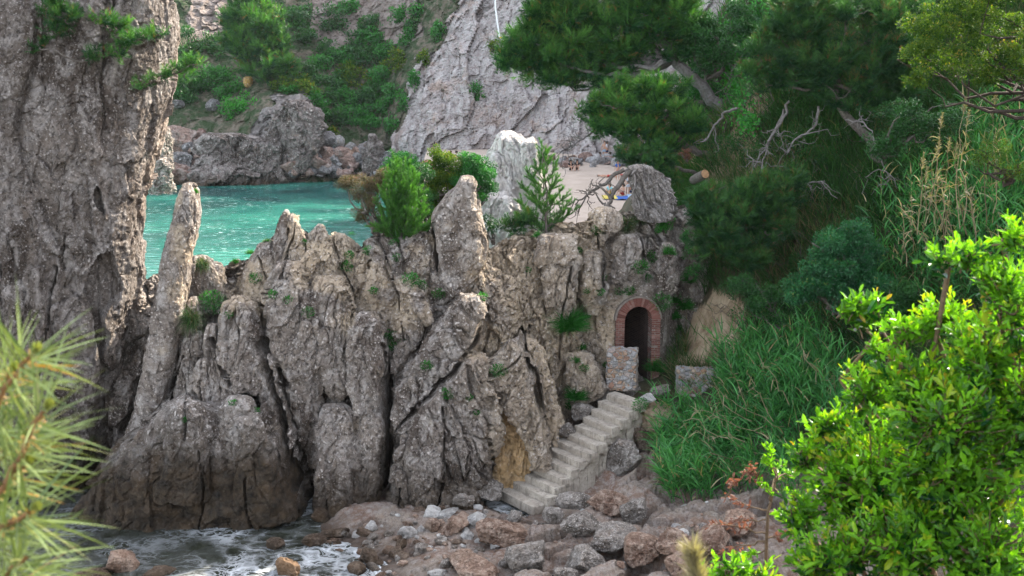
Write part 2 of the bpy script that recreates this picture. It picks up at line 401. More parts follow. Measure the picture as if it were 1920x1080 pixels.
fin = loft('rock_fin', [(343, 343, 366), (356, 338, 374), (400, 330, 375), (450, 314, 366), (500, 305, 358), (560, 296, 350), (620, 287, 342), (680, 276, 330), (740, 262, 314), (800, 243, 296), (850, 238, 280)],
    33.2, .75, ROCK, n=2.8, res=.035, amp=.10, bs=1.1, tilt=-14, seed=7, asp=(.5, .7, 2.2), ochre=.0)
tag(fin, 'narrow leaning slab of grey rock standing between the cliff and the water', 'rock')
lump = loft('rock_outcrop', [(741, 333, 366), (752, 322, 385), (765, 300, 470), (790, 272, 492), (820, 240, 515), (850, 207, 533), (900, 178, 556), (950, 152, 576), (1000, 128, 590), (1060, 112, 602)],
    32.2, 1.9, ROCKWET, n=2.9, res=.042, amp=.30, bs=1.5, tilt=4, seed=9, asp=(.8, .9, 1.3), fine=.7, crack=.6)
tag(lump, 'broad rounded rock with a pale top and a wet brown foot at the water edge', 'rock')
for i, (rows, Y) in enumerate([([(742, 420, 470), (760, 412, 482), (800, 405, 490), (860, 400, 495), (920, 395, 500)], 31.2),
                          ([(775, 440, 490), (830, 436, 512), (900, 440, 535), (970, 445, 560)], 30.95),
                          ([(752, 330, 385), (790, 320, 396), (850, 310, 402), (930, 290, 402)], 30.85)]):
    loft('rock_rib', rows, Y, .62, ROCKWET, lump, n=2.8, amp=.14, bs=1.1, asp=(.8, .9, 1.2), tilt=3, seed=140+i)

# ---------------------------------------------------------------- the central ridge: a core and the slabs that stand out of it
SKY = np.array([(150, 560), (195, 550), (250, 530), (290, 516), (330, 530), (352, 500), (362, 484), (385, 490), (420, 502), (455, 490), (480, 470), (505, 452), (525, 430), (560, 432), (590, 436), (620, 446), (650, 458), (665, 468), (690, 445), (720, 442), (760, 440), (810, 430),
    (870, 432), (902, 452), (920, 466), (940, 450), (960, 437), (1000, 430), (1050, 420), (1100, 412), (1150, 407), (1200, 398), (1260, 388), (1310, 372), (1360, 360), (1420, 400)], float)
YB = np.array([(150, 34.8), (195, 34.6), (290, 34.0), (420, 33.3), (600, 32.9), (800, 32.75), (900, 32.95), (980, 33.9), (1060, 35.1), (1150, 36.0), (1260, 36.7), (1420, 38)], float)
ARCH_D = np.array([.16, -.987, 0]); ARCH_W = np.array([.987, .16, 0]); ARCH_C = P(1193, 705, 36.0)
def ridge_core():
    nx, nt = 620, 300
    px = np.linspace(SKY[0, 0], SKY[-1, 0], nx); sy = np.interp(px, SKY[:, 0], SKY[:, 1])
    sy = sy+3*fbm(np.stack([px*.05, px*0, px*0], 1), 4, 3)
    yb = np.interp(px, YB[:, 0], YB[:, 1]); yt = yb+1.9
    T = [P(a, b, c) for a, b, c in zip(px, sy, yt)]
    X = np.array([t[0] for t in T]); ZT = np.array([t[2] for t in T])
    t = np.linspace(0, 1, nt)
    tf = np.clip(t/.74, 0, 1); tb = np.clip((t-.74)/.26, 0, 1)
    XX = np.repeat(X[:, None], nt, 1)*(1+0*t)
    ZZ = -1.2+(ZT[:, None]+1.2)*(np.sin(tf*math.pi/2)**.92)[None, :]*(1-.55*tb[None, :]**1.6)-1.5*(tb**2)[None, :]
    YY = yb[:, None]+1.9*(tf[None, :]**1.6)+(2.2*tb[None, :]**.8)
    V = np.stack([XX, YY, ZZ], -1).reshape(-1, 3)
    t2 = np.tile(t, nx)
    d = .55*rockdisp(V, -10, .55, 1.5, 21, (.55, .8, 1.9))+.45*rockdisp(V, 18, .55, 1.1, 25, (.5, .8, 1.6))
    # calm next to the portal
    q = V-ARCH_C; w = q@ARCH_W; near = (1-sstep(.75, 1.5, np.abs(w)))*(1-sstep(2.9, 3.7, q[:, 2]))
    d = d*(1-.85*near)
    back = sstep(.66, .9, t2)
    Nv = np.stack([0*d, -(1-back), .25+.75*back], 1); Nv = nrm(Nv)
    V = V+Nv*d[:, None]
    # lay the face round the portal on the portal's plane
    u = (V-ARCH_C)@ARCH_D
    V = V+(ARCH_D[None, :]*(-u-.02+.10*vnoise(V*2.3, 3))[:, None])*(near*(t2 < .7))[:, None]
    V = carve(V)
    F = grid_faces(nx, nt)
    ce = V[F].mean(1)-ARCH_C; cw = ce@ARCH_W; cu = ce@ARCH_D
    hole = (np.abs(cw) < .6) & (ce[:, 2] < 2.42) & (ce[:, 2] > -.3) & (np.abs(cu) < 1.2)
    F = F[~hole][:, ::-1]
    oc = np.clip(ochre_of(V)+.42*sstep(-2.0, .6, V[:, 0])*(1-sstep(2.2, 4.5, V[:, 0])), 0, 1)
    return mk('ridge', V, F, ROCK, None, {'ochre': oc, 'wet': 1-sstep(-1.5, -.3, V[:, 0])}, origin=(0, 34, 0))
ridge = tag(ridge_core(), 'jagged grey rock ridge across the middle with the brick doorway in it', 'rock ridge')
SL = [  # rows (py, left, right), distance, half thickness, tilt, amp
 ([(557, 425, 450), (575, 412, 468), (620, 402, 488), (660, 408, 503), (700, 425, 510), (725, 440, 508)], 33.0, .62, 14, .16),
 ([(610, 385, 404), (650, 378, 414), (690, 364, 432), (720, 352, 447), (765, 350, 440), (800, 350, 440)], 33.0, .6, 0, .16),
 ([(560, 352, 366), (600, 346, 378), (660, 340, 380), (720, 330, 370), (780, 322, 366)], 33.6, .5, 0, .14),
 ([(660, 490, 505), (700, 480, 520), (760, 487, 538), (830, 504, 552), (900, 525, 566), (960, 540, 580)], 32.5, .6, 12, .15),
 ([(495, 512, 552), (560, 496, 590), (620, 502, 606), (672, 522, 602), (700, 540, 590)], 33.25, .7, 12, .18),
 ([(520, 590, 640), (570, 582, 664), (620, 592, 668), (655, 606, 655), (680, 612, 645)], 33.35, .65, 6, .18),
 ([(762, 604, 640), (780, 596, 662), (820, 592, 668), (855, 600, 660)], 32.5, .55, 4, .14),
 ([(838, 600, 650), (870, 588, 664), (930, 586, 666), (985, 590, 660), (1010, 590, 655)], 32.1, .75, 0, .17),
 ([(588, 668, 702), (620, 655, 718), (680, 650, 722), (730, 655, 720), (765, 668, 712)], 32.8, .62, -4, .15),
 ([(750, 680, 716), (800, 668, 719), (860, 660, 716), (930, 662, 712), (985, 664, 705)], 32.5, .6, -5, .15),
 ([(555, 868, 902), (580, 845, 908), (610, 822, 906), (650, 792, 895), (690, 766, 852), (730, 742, 822), (770, 733, 798), (800, 735, 765)], 32.9, .6, -34, .17),
 ([(520, 735, 770), (560, 745, 800), (600, 740, 815), (650, 730, 780), (690, 728, 750)], 33.7, .5, -20, .17),
 ([(672, 862, 912), (710, 825, 924), (760, 785, 928), (810, 758, 930), (850, 748, 929), (890, 752, 920), (930, 765, 890), (965, 770, 850)], 32.6, .85, -20, .26),
 ([(735, 800, 840), (790, 775, 838), (860, 765, 835), (940, 770, 830), (975, 775, 825)], 31.95, .5, -22, .15),
 ([(640, 952, 975), (670, 925, 990), (710, 912, 1004), (760, 940, 1016), (800, 975, 1026), (845, 990, 1032), (870, 990, 1028)], 33.2, .6, 16, .16),
 ([(640, 985, 1010), (690, 988, 1030), (740, 1000, 1045), (790, 1015, 1050), (850, 1020, 1052)], 34.1, .45, 10, .15),
 ([(740, 940, 975), (790, 926, 990), (850, 922, 1000), (905, 925, 995), (930, 930, 985)], 33.3, .45, 6, .10),
 ([(875, 735, 762), (900, 730, 775), (940, 727, 782), (985, 728, 785)], 32.0, .5, -6, .14),
 ([(890, 795, 870), (915, 780, 905), (950, 775, 905), (975, 775, 890)], 32.0, .5, -28, .13),
 ([(393, 533, 540), (408, 528, 544), (430, 522, 543), (460, 515, 541), (490, 516, 535), (520, 520, 532)], 34.3, .28, 10, .07),
 ([(401, 545, 552), (420, 543, 560), (440, 542, 568), (470, 536, 577), (490, 530, 572), (515, 527, 560), (540, 530, 550)], 34.25, .35, 8, .08),
 ([(470, 577, 590), (488, 562, 592), (510, 550, 590), (530, 547, 582), (552, 545, 568)], 33.9, .3, -22, .07),
 ([(420, 594, 602), (436, 580, 612), (460, 575, 625), (490, 588, 636), (520, 600, 645)], 34.4, .4, 12, .10),
 ([(438, 622, 650), (455, 612, 664), (480, 618, 676), (520, 630, 690)], 34.7, .45, 12, .10),
 ([(452, 490, 508), (475, 472, 520), (510, 460, 525), (560, 455, 520)], 34.2, .45, 10, .13),
 ([(480, 362, 384), (495, 358, 402), (530, 355, 420), (580, 362, 425)], 34.4, .45, 0, .12),
 ([(440, 1158, 1200), (470, 1148, 1212), (520, 1150, 1210), (560, 1158, 1195)], 36.1, .45, 4, .13),
 ([(455, 1238, 1262), (480, 1232, 1270), (530, 1234, 1268), (570, 1240, 1262)], 36.3, .4, 2, .11),
 ([(440, 1020, 1070), (480, 1010, 1085), (560, 1020, 1080), (640, 1030, 1075)], 35.3, .5, 6, .16),
 ([(470, 1090, 1130), (520, 1085, 1140), (590, 1090, 1135)], 35.7, .45, 4, .14),
 ([(480, 700, 730), (530, 690, 740), (580, 680, 742), (620, 690, 735)], 34.0, .5, 8, .15),
 ([(450, 762, 800), (500, 758, 815), (560, 770, 812)], 34.6, .5, 6, .14),
 ([(655, 540, 600), (700, 545, 612), (780, 556, 606), (860, 568, 604), (900, 572, 600)], 33.0, .55, 8, .16), ([(640, 604, 650), (690, 600, 662), (730, 606, 660), (768, 614, 645)], 33.0, .5, -8, .14),
 ([(660, 1070, 1105), (690, 1060, 1130), (730, 1058, 1140), (770, 1062, 1100)], 35.1, .5, 10, .16)]
OCHRE_SLABS = {16: .95, 21: .75, 23: .45, 15: .55, 20: .25, 22: .2}
for i, (rows, Y, th, tilt, amp) in enumerate(SL):
    loft('rock_slab', rows, Y-(.22 if i < 19 else .05), th+.08, ROCKO if i == 16 else ROCK, ridge, n=3.4, res=.038, amp=amp*1.25, lean=0 if 19 <= i <= 23 or i >= 26 else .22, hang=i >= 26, bs=.85 if amp > .12 else .5, tilt=tilt, seed=200+3*i, ochre=OCHRE_SLABS.get(i, 0), fine=1.1, wet=0. if rows[0][1] > 900 else 1.)

blk = loft('boulder', [(329, 860, 893), (345, 855, 895), (364, 838, 894), (380, 823, 896), (400, 813, 899), (430, 808, 906), (460, 810, 913), (490, 815, 911), (520, 824, 892), (548, 845, 872)],
    34.3, .8, ROCK, n=2.6, res=.035, amp=.11, bs=1.0, tilt=-8, seed=31, asp=(.8, .8, 1.4), crack=.5, fine=1.2)
tag(blk, 'upright rounded grey boulder on the ridge between the bright pine bush and the white rock', 'boulder')
ovr = loft('rock_slab', [(388, 1115, 1150), (396, 1106, 1162), (410, 1105, 1167), (424, 1120, 1165), (430, 1135, 1160)], 35.6, .5, ROCK, n=2.4, res=.035, amp=.1, bs=.7, seed=33, ochre=.2)
tag(ovr, 'flat overhanging rock slab on the ridge under the bare fallen branch', 'rock')

# ---------------------------------------------------------------- white rock by the beach
wr = empty('white_rock', P(950, 440, 60), 'white limestone stack with a sunlit pointed top behind the ridge', 'rock')
loft('rock_stack', [(246, 942, 966), (253, 934, 976), (266, 926, 988), (285, 917, 998), (310, 907, 1008), (340, 900, 1016), (380, 890, 1024), (430, 880, 1038), (480, 872, 1045), (530, 870, 1050)], 60, 2.0, ROCKW, wr, n=2.3, res=.07, amp=.26, bs=1.5, tilt=-20, seed=41, asp=(.4, .8, 2.6), wet=0, fine=.6)
loft('rock_stack', [(257, 996, 1002), (266, 984, 1008), (290, 976, 1012), (340, 970, 1020), (420, 970, 1030), (520, 960, 1030)], 59, 1.0, ROCKW, wr, n=2.4, res=.075, amp=.25, bs=1.0, tilt=-12, seed=43, wet=0, fine=.6)
loft('rock_stack', [(360, 905, 960), (390, 890, 975), (440, 880, 985), (500, 876, 990)], 57.8, 1.2, ROCKW, wr, n=2.3, res=.075, amp=.2, bs=.9, tilt=20, seed=45, wet=0, fine=.8)

# ---------------------------------------------------------------- boulders as copies of a few shapes
def icos(sub):
    bm = bmesh.new(); bmesh.ops.create_icosphere(bm, subdivisions=sub, radius=1)
    V = np.array([v.co[:] for v in bm.verts]); F = np.array([[v.index for v in f.verts] for f in bm.faces]); bm.free(); return V, F
def rock_shape(seed, sub=5, cut=9, rough=1.):
    V, F = icos(sub); r = np.random.default_rng(seed)
    U = nrm(V); rad = np.full(len(U), 1.0)
    for _ in range(cut):           # split faces off
        n = nrm(r.normal(0, 1, 3)); h = r.uniform(.55, .85); dt = U@n
        rad = np.minimum(rad, np.where(dt > .05, h/np.maximum(dt, .05), 9))
    rad = rad*(1+.10*fbm(U*1.7, seed, 3))+rough*(.09*fbm(U*3.5, seed+3, 5)-.05*np.exp(-((lambda w: (w[1]-w[0])/.06)(worley(U*2.2, seed)))**2)+.045*fbm(U*11, seed+5, 4)-.05*np.clip(ridged(U*3, seed+8, 3)-.62, 0, 1)*3)
    return U*rad[:, None], F
SHAPES = []
for k in range(7): SHAPES.append(rock_shape(900+k, 5, 6+2*k % 9))
SMALL = [rock_shape(950+k, 3, 7, .7) for k in range(6)]
_cache = {}
def stone(name, loc, size, mat, shape, rot=(0, 0, 0), label=None, cat='rock', group=None, small=False, ochre=0.0):
    key = (small, shape, mat.name, ochre)
    if key not in _cache:
        V, F = (SMALL if small else SHAPES)[shape]
        me = make_mesh(name, V, F, {'ochre': np.full(len(V), ochre), 'wet': np.ones(len(V))}); me.materials.append(mat); _cache[key] = me
    o = bpy.data.objects.new(name, _cache[key]); COL.objects.link(o)
    o.location = [float(v) for v in loc]; o.scale = size; o.rotation_euler = rot
    return tag(o, label, cat, group)
# ================================================================== the ground: shore, bank and hillside in one sheet
TP = [G(640, 1030, -.05), G(575, 985, -.2), G(625, 975, .12), G(610, 1000, .02), G(720, 960, .38), G(660, 985, .22), G(650, 955, .3), G(720, 990, .25), G(850, 950, .35), G(940, 930, .35), G(1000, 1000, .5), G(800, 1060, .25), G(1000, 1080, .4), G(1200, 1080, .7), G(680, 1075, -.1), G(560, 1060, -.25),
      G(1200, 985, .9), G(1100, 925, .9), G(1030, 940, .6), G(1150, 890, 1.3), G(1300, 1000, 1.4), G(1450, 1060, 1.8), G(400, 1030, -.6), G(150, 1050, -.9), G(300, 1090, -.9), G(450, 1100, -.8),
      P(1230, 850, 33.9), P(1350, 900, 32.3), P(1400, 850, 32.6), P(1550, 820, 31.6), P(1300, 800, 34.3), P(1190, 800, 34.6), P(1150, 830, 34.2), P(1240, 735, 35.2), P(1320, 715, 35.6), P(1195, 722, 35.6), P(1450, 660, 35.2),
      P(1600, 650, 33.2), P(1420, 570, 36.5), P(1345, 600, 36.8), P(1345, 520, 37.4), P(1345, 430, 38.6), P(1400, 300, 39.5), P(1500, 400, 37), P(1650, 500, 34), P(1650, 300, 37.5), P(1900, 500, 31),
      P(1900, 300, 34), P(1900, 100, 38), P(1600, 100, 41), P(1430, 120, 42), P(1400, 0, 44), P(1330, 250, 41.5), P(1330, 330, 40), P(1300, 120, 47), (7.2, 43, 8.5), (6.2, 39.5, 5.0), (4.5, 38.3, 2.6), (3.2, 37.3, 2.4), (4.6, 37.6, 2.6), (5.6, 38.2, 3.2), (2.2, 39, 2.2), (4.8, 41, 3.2), (-.8, 38, .5),
      P(1750, 780, 29.5), P(1950, 700, 28), P(1700, 950, 27), P(1950, 900, 25),
      (12, 52, 20), (12.5, 44.5, 17.5), (16, 43.5, 19), (9.6, 47.5, 16.5), (10, 60, 14), (22, 45, 23), (14, 47, 20), (25, 60, 30), (35, 50, 34), (45, 70, 40), (30, 80, 26), (24, 100, 30), (34, 112, 44), (42, 95, 46), (30, 125, 44), (50, 125, 60), (26, 118, 26), (10, 75, 5), (8, 88, 1.0), (9, 100, 1.2), (12, 110, 1.6), (15, 100, 3), (0, 112, -1.5), (-12, 100, -2.5), (8, 122, 1.5), (-8, 125, -1), (17, 118, 5), (16, 88, 5), (-25, 120, -2), (28, 34, 22), (40, 30, 28), (30, 20, 16), (16, 20, 5.5), (20, 10, 6), (22, 28, 13),  # unseen hill heights, some raised here to shade the cove and beach
      (4, 45, 1.2), (2, 50, .0), (6, 58, 1.2), (4, 66, 1.0), (0, 55, -1.5), (-6, 45, -1.5), (-2, 41, -.5), (-12, 45, -2), (-30, 45, -2), (-20, 60, -3), (-40, 80, -3), (0, 75, -1.2), (5, 80, .5), (11, 82, 1.5),
      (6, 24, .9), (2, 24, .5), (8, 20, 2.0), (-4, 24, -.7), (-10, 22, -1.3), (-30, 30, -2), (-30, 15, -3), (0, 18, .4), (10, 26, 2.2),
      (0, 0, 11.6), (3, 3, 11.0), (-3, 2, 11.0), (6, 4, 9.3), (4, 7, 8.0), (-5, 5, 8.5), (0, 8, 6.5), (0, 12, 2.0), (8, 10, 5), (-8, 12, 0), (-15, 8, -1), (-15, 0, 2), (12, 4, 8), (0, -10, 13), (15, -10, 15), (-15, -10, 8), (40, 0, 20), (40, -10, 22)]
TP = np.array([np.asarray(t, float) for t in TP])
def _fit(A, z, lam=.02):
    D = np.sqrt(((A[:, None]-A[None])**2).sum(-1)); n = len(A)
    K = np.zeros((n+3, n+3)); K[:n, :n] = -D+np.eye(n)*lam*0 - np.eye(n)*lam
    Q = np.concatenate([np.ones((n, 1)), A], 1); K[:n, n:] = Q; K[n:, :n] = Q.T
    return np.linalg.solve(K, np.concatenate([z, np.zeros(3)]))
AD = np.array([.80, .60, 0]); WD = np.array([.60, -.80, 0]); UP = np.array([0, 0, 1.]); S0 = P(938, 915, 32.6)
_tw = _fit(TP[:, :2], TP[:, 2])
def hz(X, Y):
    X = np.atleast_1d(np.asarray(X, float)); Y = np.atleast_1d(np.asarray(Y, float)); out = np.empty(len(X))
    for i in range(0, len(X), 20000):
        q = np.stack([X[i:i+20000], Y[i:i+20000]], 1)
        D = np.sqrt(((q[:, None]-TP[None, :, :2])**2).sum(-1))
        out[i:i+20000] = -D@_tw[:len(TP)]+_tw[-3]+q@_tw[-2:]
    return out
def rough_z(X, Y):
    p = np.stack([X, Y, 0*X], 1)
    base = hz(X, Y)
    shore = (1-sstep(1.6, 3.2, base))*sstep(13, 22, Y)*(1-sstep(38, 41, Y))
    # tilted ledges on the shore, clods on the slope
    q = p*np.array([.8, 1.5, 1]); f1, f2, c, r = worley(q*.75+.5*np.stack([vnoise(p*.8, 1), vnoise(p*.8, 2), 0*X], 1), 77)
    led = (r[:, 0]-.5)*.55+((q*.75-c)*(r[:, 1:4]-.5))[:, :2].sum(1)*1.1-.10*np.exp(-((f2-f1)/.08)**2)
    g1, g2, c2, r2 = worley(p*2.6, 78)
    led2 = (r2[:, 0]-.5)*.22-.10*np.exp(-((g2-g1)/.12)**2)
    rightness = sstep(-1.0, 1.2, X)
    d = shore*(rightness*(.75*led+.6*led2)+(1-rightness)*(.10*led+.25*led2))+.12*fbm(p*1.5, 9, 4)*(.4+.6*sstep(-.2, .6, base))
    d = d+(1-shore)*sstep(2, 4, base)*(.45*fbm(p*.55, 14, 4)+.16*ridged(p*1.6, 15, 3))
    lw = np.exp(-(((X-3.75)/1.5)**2+((Y-35.4)/1.0)**2)**2)       # the trodden landing
    bk = np.exp(-(((X-6.6)/1.6)**2+((Y-36.5)/1.5)**2)**2); d = d+bk*(.5*ridged(np.stack([X*1.3, Y*1.3, base*.5], 1), 33, 4)+.35*(worley(np.stack([X*1.6, Y*1.6, base*.8], 1), 34)[0])-.5)
    z = base+d*(1-.85*lw)
    ua = (X-S0[0])*AD[0]+(Y-S0[1])*AD[1]; ub = (X-S0[0])*WD[0]+(Y-S0[1])*WD[1]
    m = sstep(-1.3, -.3, ua)*(1-sstep(4.6, 5.4, ua))*sstep(-1.0, -.3, ub)*(1-sstep(2.6, 4.0, ub))
    cap = np.where(ub < 1.7, S0[2]-.45+.60*np.clip(ua, 0, 9), S0[2]-.25+np.interp(ua, [0, 2.2, 3.0, 4.2], [0, .35, 1.0, 1.9]))+.25*d
    return np.where(z > cap, z*(1-m)+cap*m, z)
def sheet(name, xs, ys, mat, **kw):
    X, Y = np.meshgrid(xs, ys, indexing='ij'); X = X.ravel(); Y = Y.ravel(); Z = rough_z(X, Y)
    u = X/(Y*CP-(Z-CAMZ)*SP)*FPX+960; v = 540-FPX*(Y*SP+(Z-CAMZ)*CP)/(Y*CP-(Z-CAMZ)*SP); w = 16*vnoise(np.stack([X, Y, Z], 1)*1.1, 2)
    bank = inpoly(u+w, v+w, [(1270, 700), (1300, 600), (1330, 540), (1385, 560), (1420, 620), (1400, 700)]) | inpoly(u+w, v+w, [(1380, 240), (1385, 110), (1430, 100), (1440, 180), (1400, 330), (1320, 360), (1290, 300)])
    return mk(name, np.stack([X, Y, Z], 1), grid_faces(len(xs), len(ys)), mat, None, {'tan': bank*1. * (Y > 33) * (Y < 45)}, origin=(0, 0, 0))
def ground_mat():
    k = NT('shore_and_slope'); pos = k.pos(); z = k.z()
    n1 = k.noise(pos, .9, 6, .65); n2 = k.noise(pos, 6, 8, .7); n3 = k.noise(pos, 22, 6, .75)
    stone = k.mix(k.ramp(n1, [(.36, 0), (.62, 1)]), (.215, .128, .09), (.275, .222, .175))
    stone = k.mix(k.ramp(n2, [(.45, 0), (.65, 1)]), stone, (.36, .31, .275))
    stone = k.mix(k.ramp(n3, [(.34, .75), (.48, 0)]), stone, (.06, .045, .038))
    soil = k.mix(k.ramp(n2, [(.35, 0), (.65, 1)]), (.045, .038, .022), (.12, .092, .052))
    soil = k.mix(k.ramp(n1, [(.5, 0), (.62, .8)]), soil, (.03, .045, .02)); soil = k.mix(k.attr('tan'), soil, k.mix(k.ramp(k.noise(k.scale(pos, (1, 1, .45)), 2.4, 8, .72, .6), [(.36, 0), (.62, 1)]), (.20, .135, .075), (.50, .385, .26)))
    sm = k.n('ShaderNodeMapRange'); sm.inputs['From Min'].default_value = 1.3; sm.inputs['From Max'].default_value = 2.6; k.l(z, sm.inputs['Value'])
    c = k.mix(sm.outputs[0], stone, soil)
    wm = k.n('ShaderNodeMapRange'); wm.inputs['From Min'].default_value = .0; wm.inputs['From Max'].default_value = .32; wm.inputs['To Min'].default_value = .85; wm.inputs['To Max'].default_value = 0
    k.l(k.math('ADD', z, k.math('MULTIPLY', k.math('SUBTRACT', n1, .5), .5)), wm.inputs['Value'])
    c = k.mix(wm.outputs[0], c, (.045, .030, .020))
    rr = k.math('SUBTRACT', .9, k.math('MULTIPLY', wm.outputs[0], .45))
    k.bsdf(c, rr, .3, k.bump(k.math('ADD', n2, n3), .8, .06)); return k.m
GROUND = ground_mat()
def inpoly(px, py, poly):
    poly = np.asarray(poly, float); n = len(poly); r = np.zeros(len(px), bool); j = n-1
    for i in range(n):
        a, b = poly[i], poly[j]
        c = ((a[1] > py) != (b[1] > py)) & (px < (b[0]-a[0])*(py-a[1])/(b[1]-a[1]+1e-9)+a[0]); r ^= c; j = i
    return r
gx = np.concatenate([np.linspace(-60, -14, 24)[:-1], np.linspace(-14, -6, 40)[:-1], np.linspace(-6, 9, 270)[:-1], np.linspace(9, 18, 90)[:-1], np.linspace(18, 60, 42)])
gy = np.concatenate([np.linspace(-12, 25, 60)[:-1], np.linspace(25, 37.5, 230)[:-1], np.linspace(37.5, 50, 90)[:-1], np.linspace(50, 126, 70)])
ground = tag(sheet('ground', gx, gy, GROUND), 'stony shore and earthen slope rising to the hillside on the right', 'ground', kind='structure')

def slope_hit(px, py, y0=24, y1=60):
    """where the line of sight at that place meets the slope"""
    Y = np.linspace(y0, y1, 400); d = ray(px, py); t = Y/d[1]
    z = CAMZ+d[2]*t; h = hz(d[0]*t, Y); m = np.where(h > z)[0]
    i = m[0] if len(m) else len(Y)-1
    return np.array([d[0]*t[i], Y[i], h[i]])

# ================================================================== the far side of the bay
FP = []  # (px, py, Y) on the far relief
for a in ((150, 345, 119), (300, 345, 119), (420, 343, 120), (520, 338, 121), (590, 335, 121.5), (660, 333, 122), (760, 320, 122), (900, 310, 121), (1050, 300, 118), (1180, 292, 115), (1350, 290, 111),
          (150, 280, 122), (320, 270, 122), (420, 255, 122.5), (480, 250, 121.5), (540, 250, 121.5), (600, 270, 123.5), (660, 270, 125), (720, 262, 125),
          (320, 215, 126), (420, 205, 127), (500, 190, 123.5), (570, 190, 124), (640, 200, 129), (700, 200, 129), (150, 150, 130), (330, 150, 131), (430, 150, 131), (540, 150, 129), (640, 130, 134), (720, 120, 133),
          (330, 60, 136), (430, 60, 138), (540, 60, 138), (640, 40, 139), (720, 20, 138), (780, 60, 133), (740, 180, 127.5), (770, 150, 126.5), (800, 100, 128), (840, 40, 130), (870, 0, 131),
          (760, 260, 122.5), (800, 200, 123.5), (850, 150, 125), (900, 100, 126.5), (950, 50, 127.5), (1000, 0, 128), (1000, 150, 124.5), (1050, 220, 121), (900, 250, 122), (1100, 100, 122), (1150, 200, 117), (1300, 100, 115),
          (330, -80, 146), (600, -80, 150), (850, -80, 135), (1000, -80, 132), (1300, -80, 120), (330, -250, 165), (700, -250, 165), (1000, -250, 142), (1300, -250, 130), (-200, 340, 119), (-200, 150, 130), (-200, -100, 150), (-200, -300, 170)):
    FP.append(P(*a))
FP = np.array(FP); _fw = _fit(FP[:, [0, 2]], FP[:, 1], .05)
def fy(X, Z):
    X = np.atleast_1d(np.asarray(X, float)); Z = np.atleast_1d(np.asarray(Z, float)); out = np.empty(len(X))
    for i in range(0, len(X), 20000):
        q = np.stack([X[i:i+20000], Z[i:i+20000]], 1); D = np.sqrt(((q[:, None]-FP[None][:, :, [0, 2]])**2).sum(-1))
        out[i:i+20000] = -D@_fw[:len(FP)]+_fw[-3]+q@_fw[-2:]
    return out
def far_hit(px, py, off=0):
    Y = 122.
    for _ in range(25):
        p = P(px, py, Y); Y = .5*Y+.5*float(fy(p[0], p[2])[0])
    return P(px, py, Y-off)
def inpoly(px, py, poly):
    poly = np.asarray(poly, float); n = len(poly); r = np.zeros(len(px), bool); j = n-1
    for i in range(n):
        a, b = poly[i], poly[j]
        c = ((a[1] > py) != (b[1] > py)) & (px < (b[0]-a[0])*(py-a[1])/(b[1]-a[1]+1e-9)+a[0]); r ^= c; j = i
    return r
def far_relief():
    xs = np.linspace(-48, 32, 560); zs = np.concatenate([np.linspace(-1.5, 21, 300)[:-1], np.linspace(21, 40, 60)])
    X, Z = np.meshgrid(xs, zs, indexing='ij'); X = X.ravel(); Z = Z.ravel(); Y = fy(X, Z)
    V = np.stack([X, Y, Z], 1)
    # what the ground is made of: bare pale rock, or soil (by place on the cliff itself)
    u = X/(Y*CP-(Z-CAMZ)*SP)*FPX+960; w = 540-FPX*(Y*SP+(Z-CAMZ)*CP)/(Y*CP-(Z-CAMZ)*SP)
    wob = 12*vnoise(V*.35, 3)+6*vnoise(V*1.1, 4)
    pale = inpoly(u+wob, w+wob, [(742, 300), (735, 262), (752, 225), (770, 160), (790, 110), (830, 60), (870, -10), (930, -400), (1500, -400), (1500, 320)])
    butt = inpoly(u+wob, w+wob, [(470, 345), (462, 260), (490, 200), (510, 178), (560, 185), (595, 182), (605, 230), (590, 300), (560, 345)])
    top = inpoly(u+wob, w+wob, [(345, 70), (360, -40), (450, -40), (420, 60), (400, 70)]) | inpoly(u+wob, w+wob, [(590, -40), (800, -40), (790, 60), (740, 90), (690, 60), (640, 90), (590, 80)])
    rock = np.clip(pale*1.+butt*1.+top*1., 0, 1)
    d = rockdisp(V, 14, 1.2, 5.5, 301, (.55, .9, 2.4), fine=1.1, crack=.25)
    d2 = rockdisp(V, -6, .6, 2.2, 305, (.6, .9, 1.5), fine=1.1, crack=.2)
    V[:, 1] -= np.where(rock > .5, d*.9+d2*.5, .6*d2+.5*fbm(V*.4, 12, 4))
    oc = np.clip(.12*top+.25*butt*(Z < 4)+.10*pale, 0, 1)
    return mk('headland', V, grid_faces(len(xs), len(zs)), None, None, {'ochre': oc, 'wet': 0*oc, 'rock': rock, 'pale': pale*1.}, origin=(0, 120, 0)) if False else (V, grid_faces(len(xs), len(zs)), {'ochre': oc, 'wet': 0*oc, 'rock': rock*1., 'pale': pale*1.})
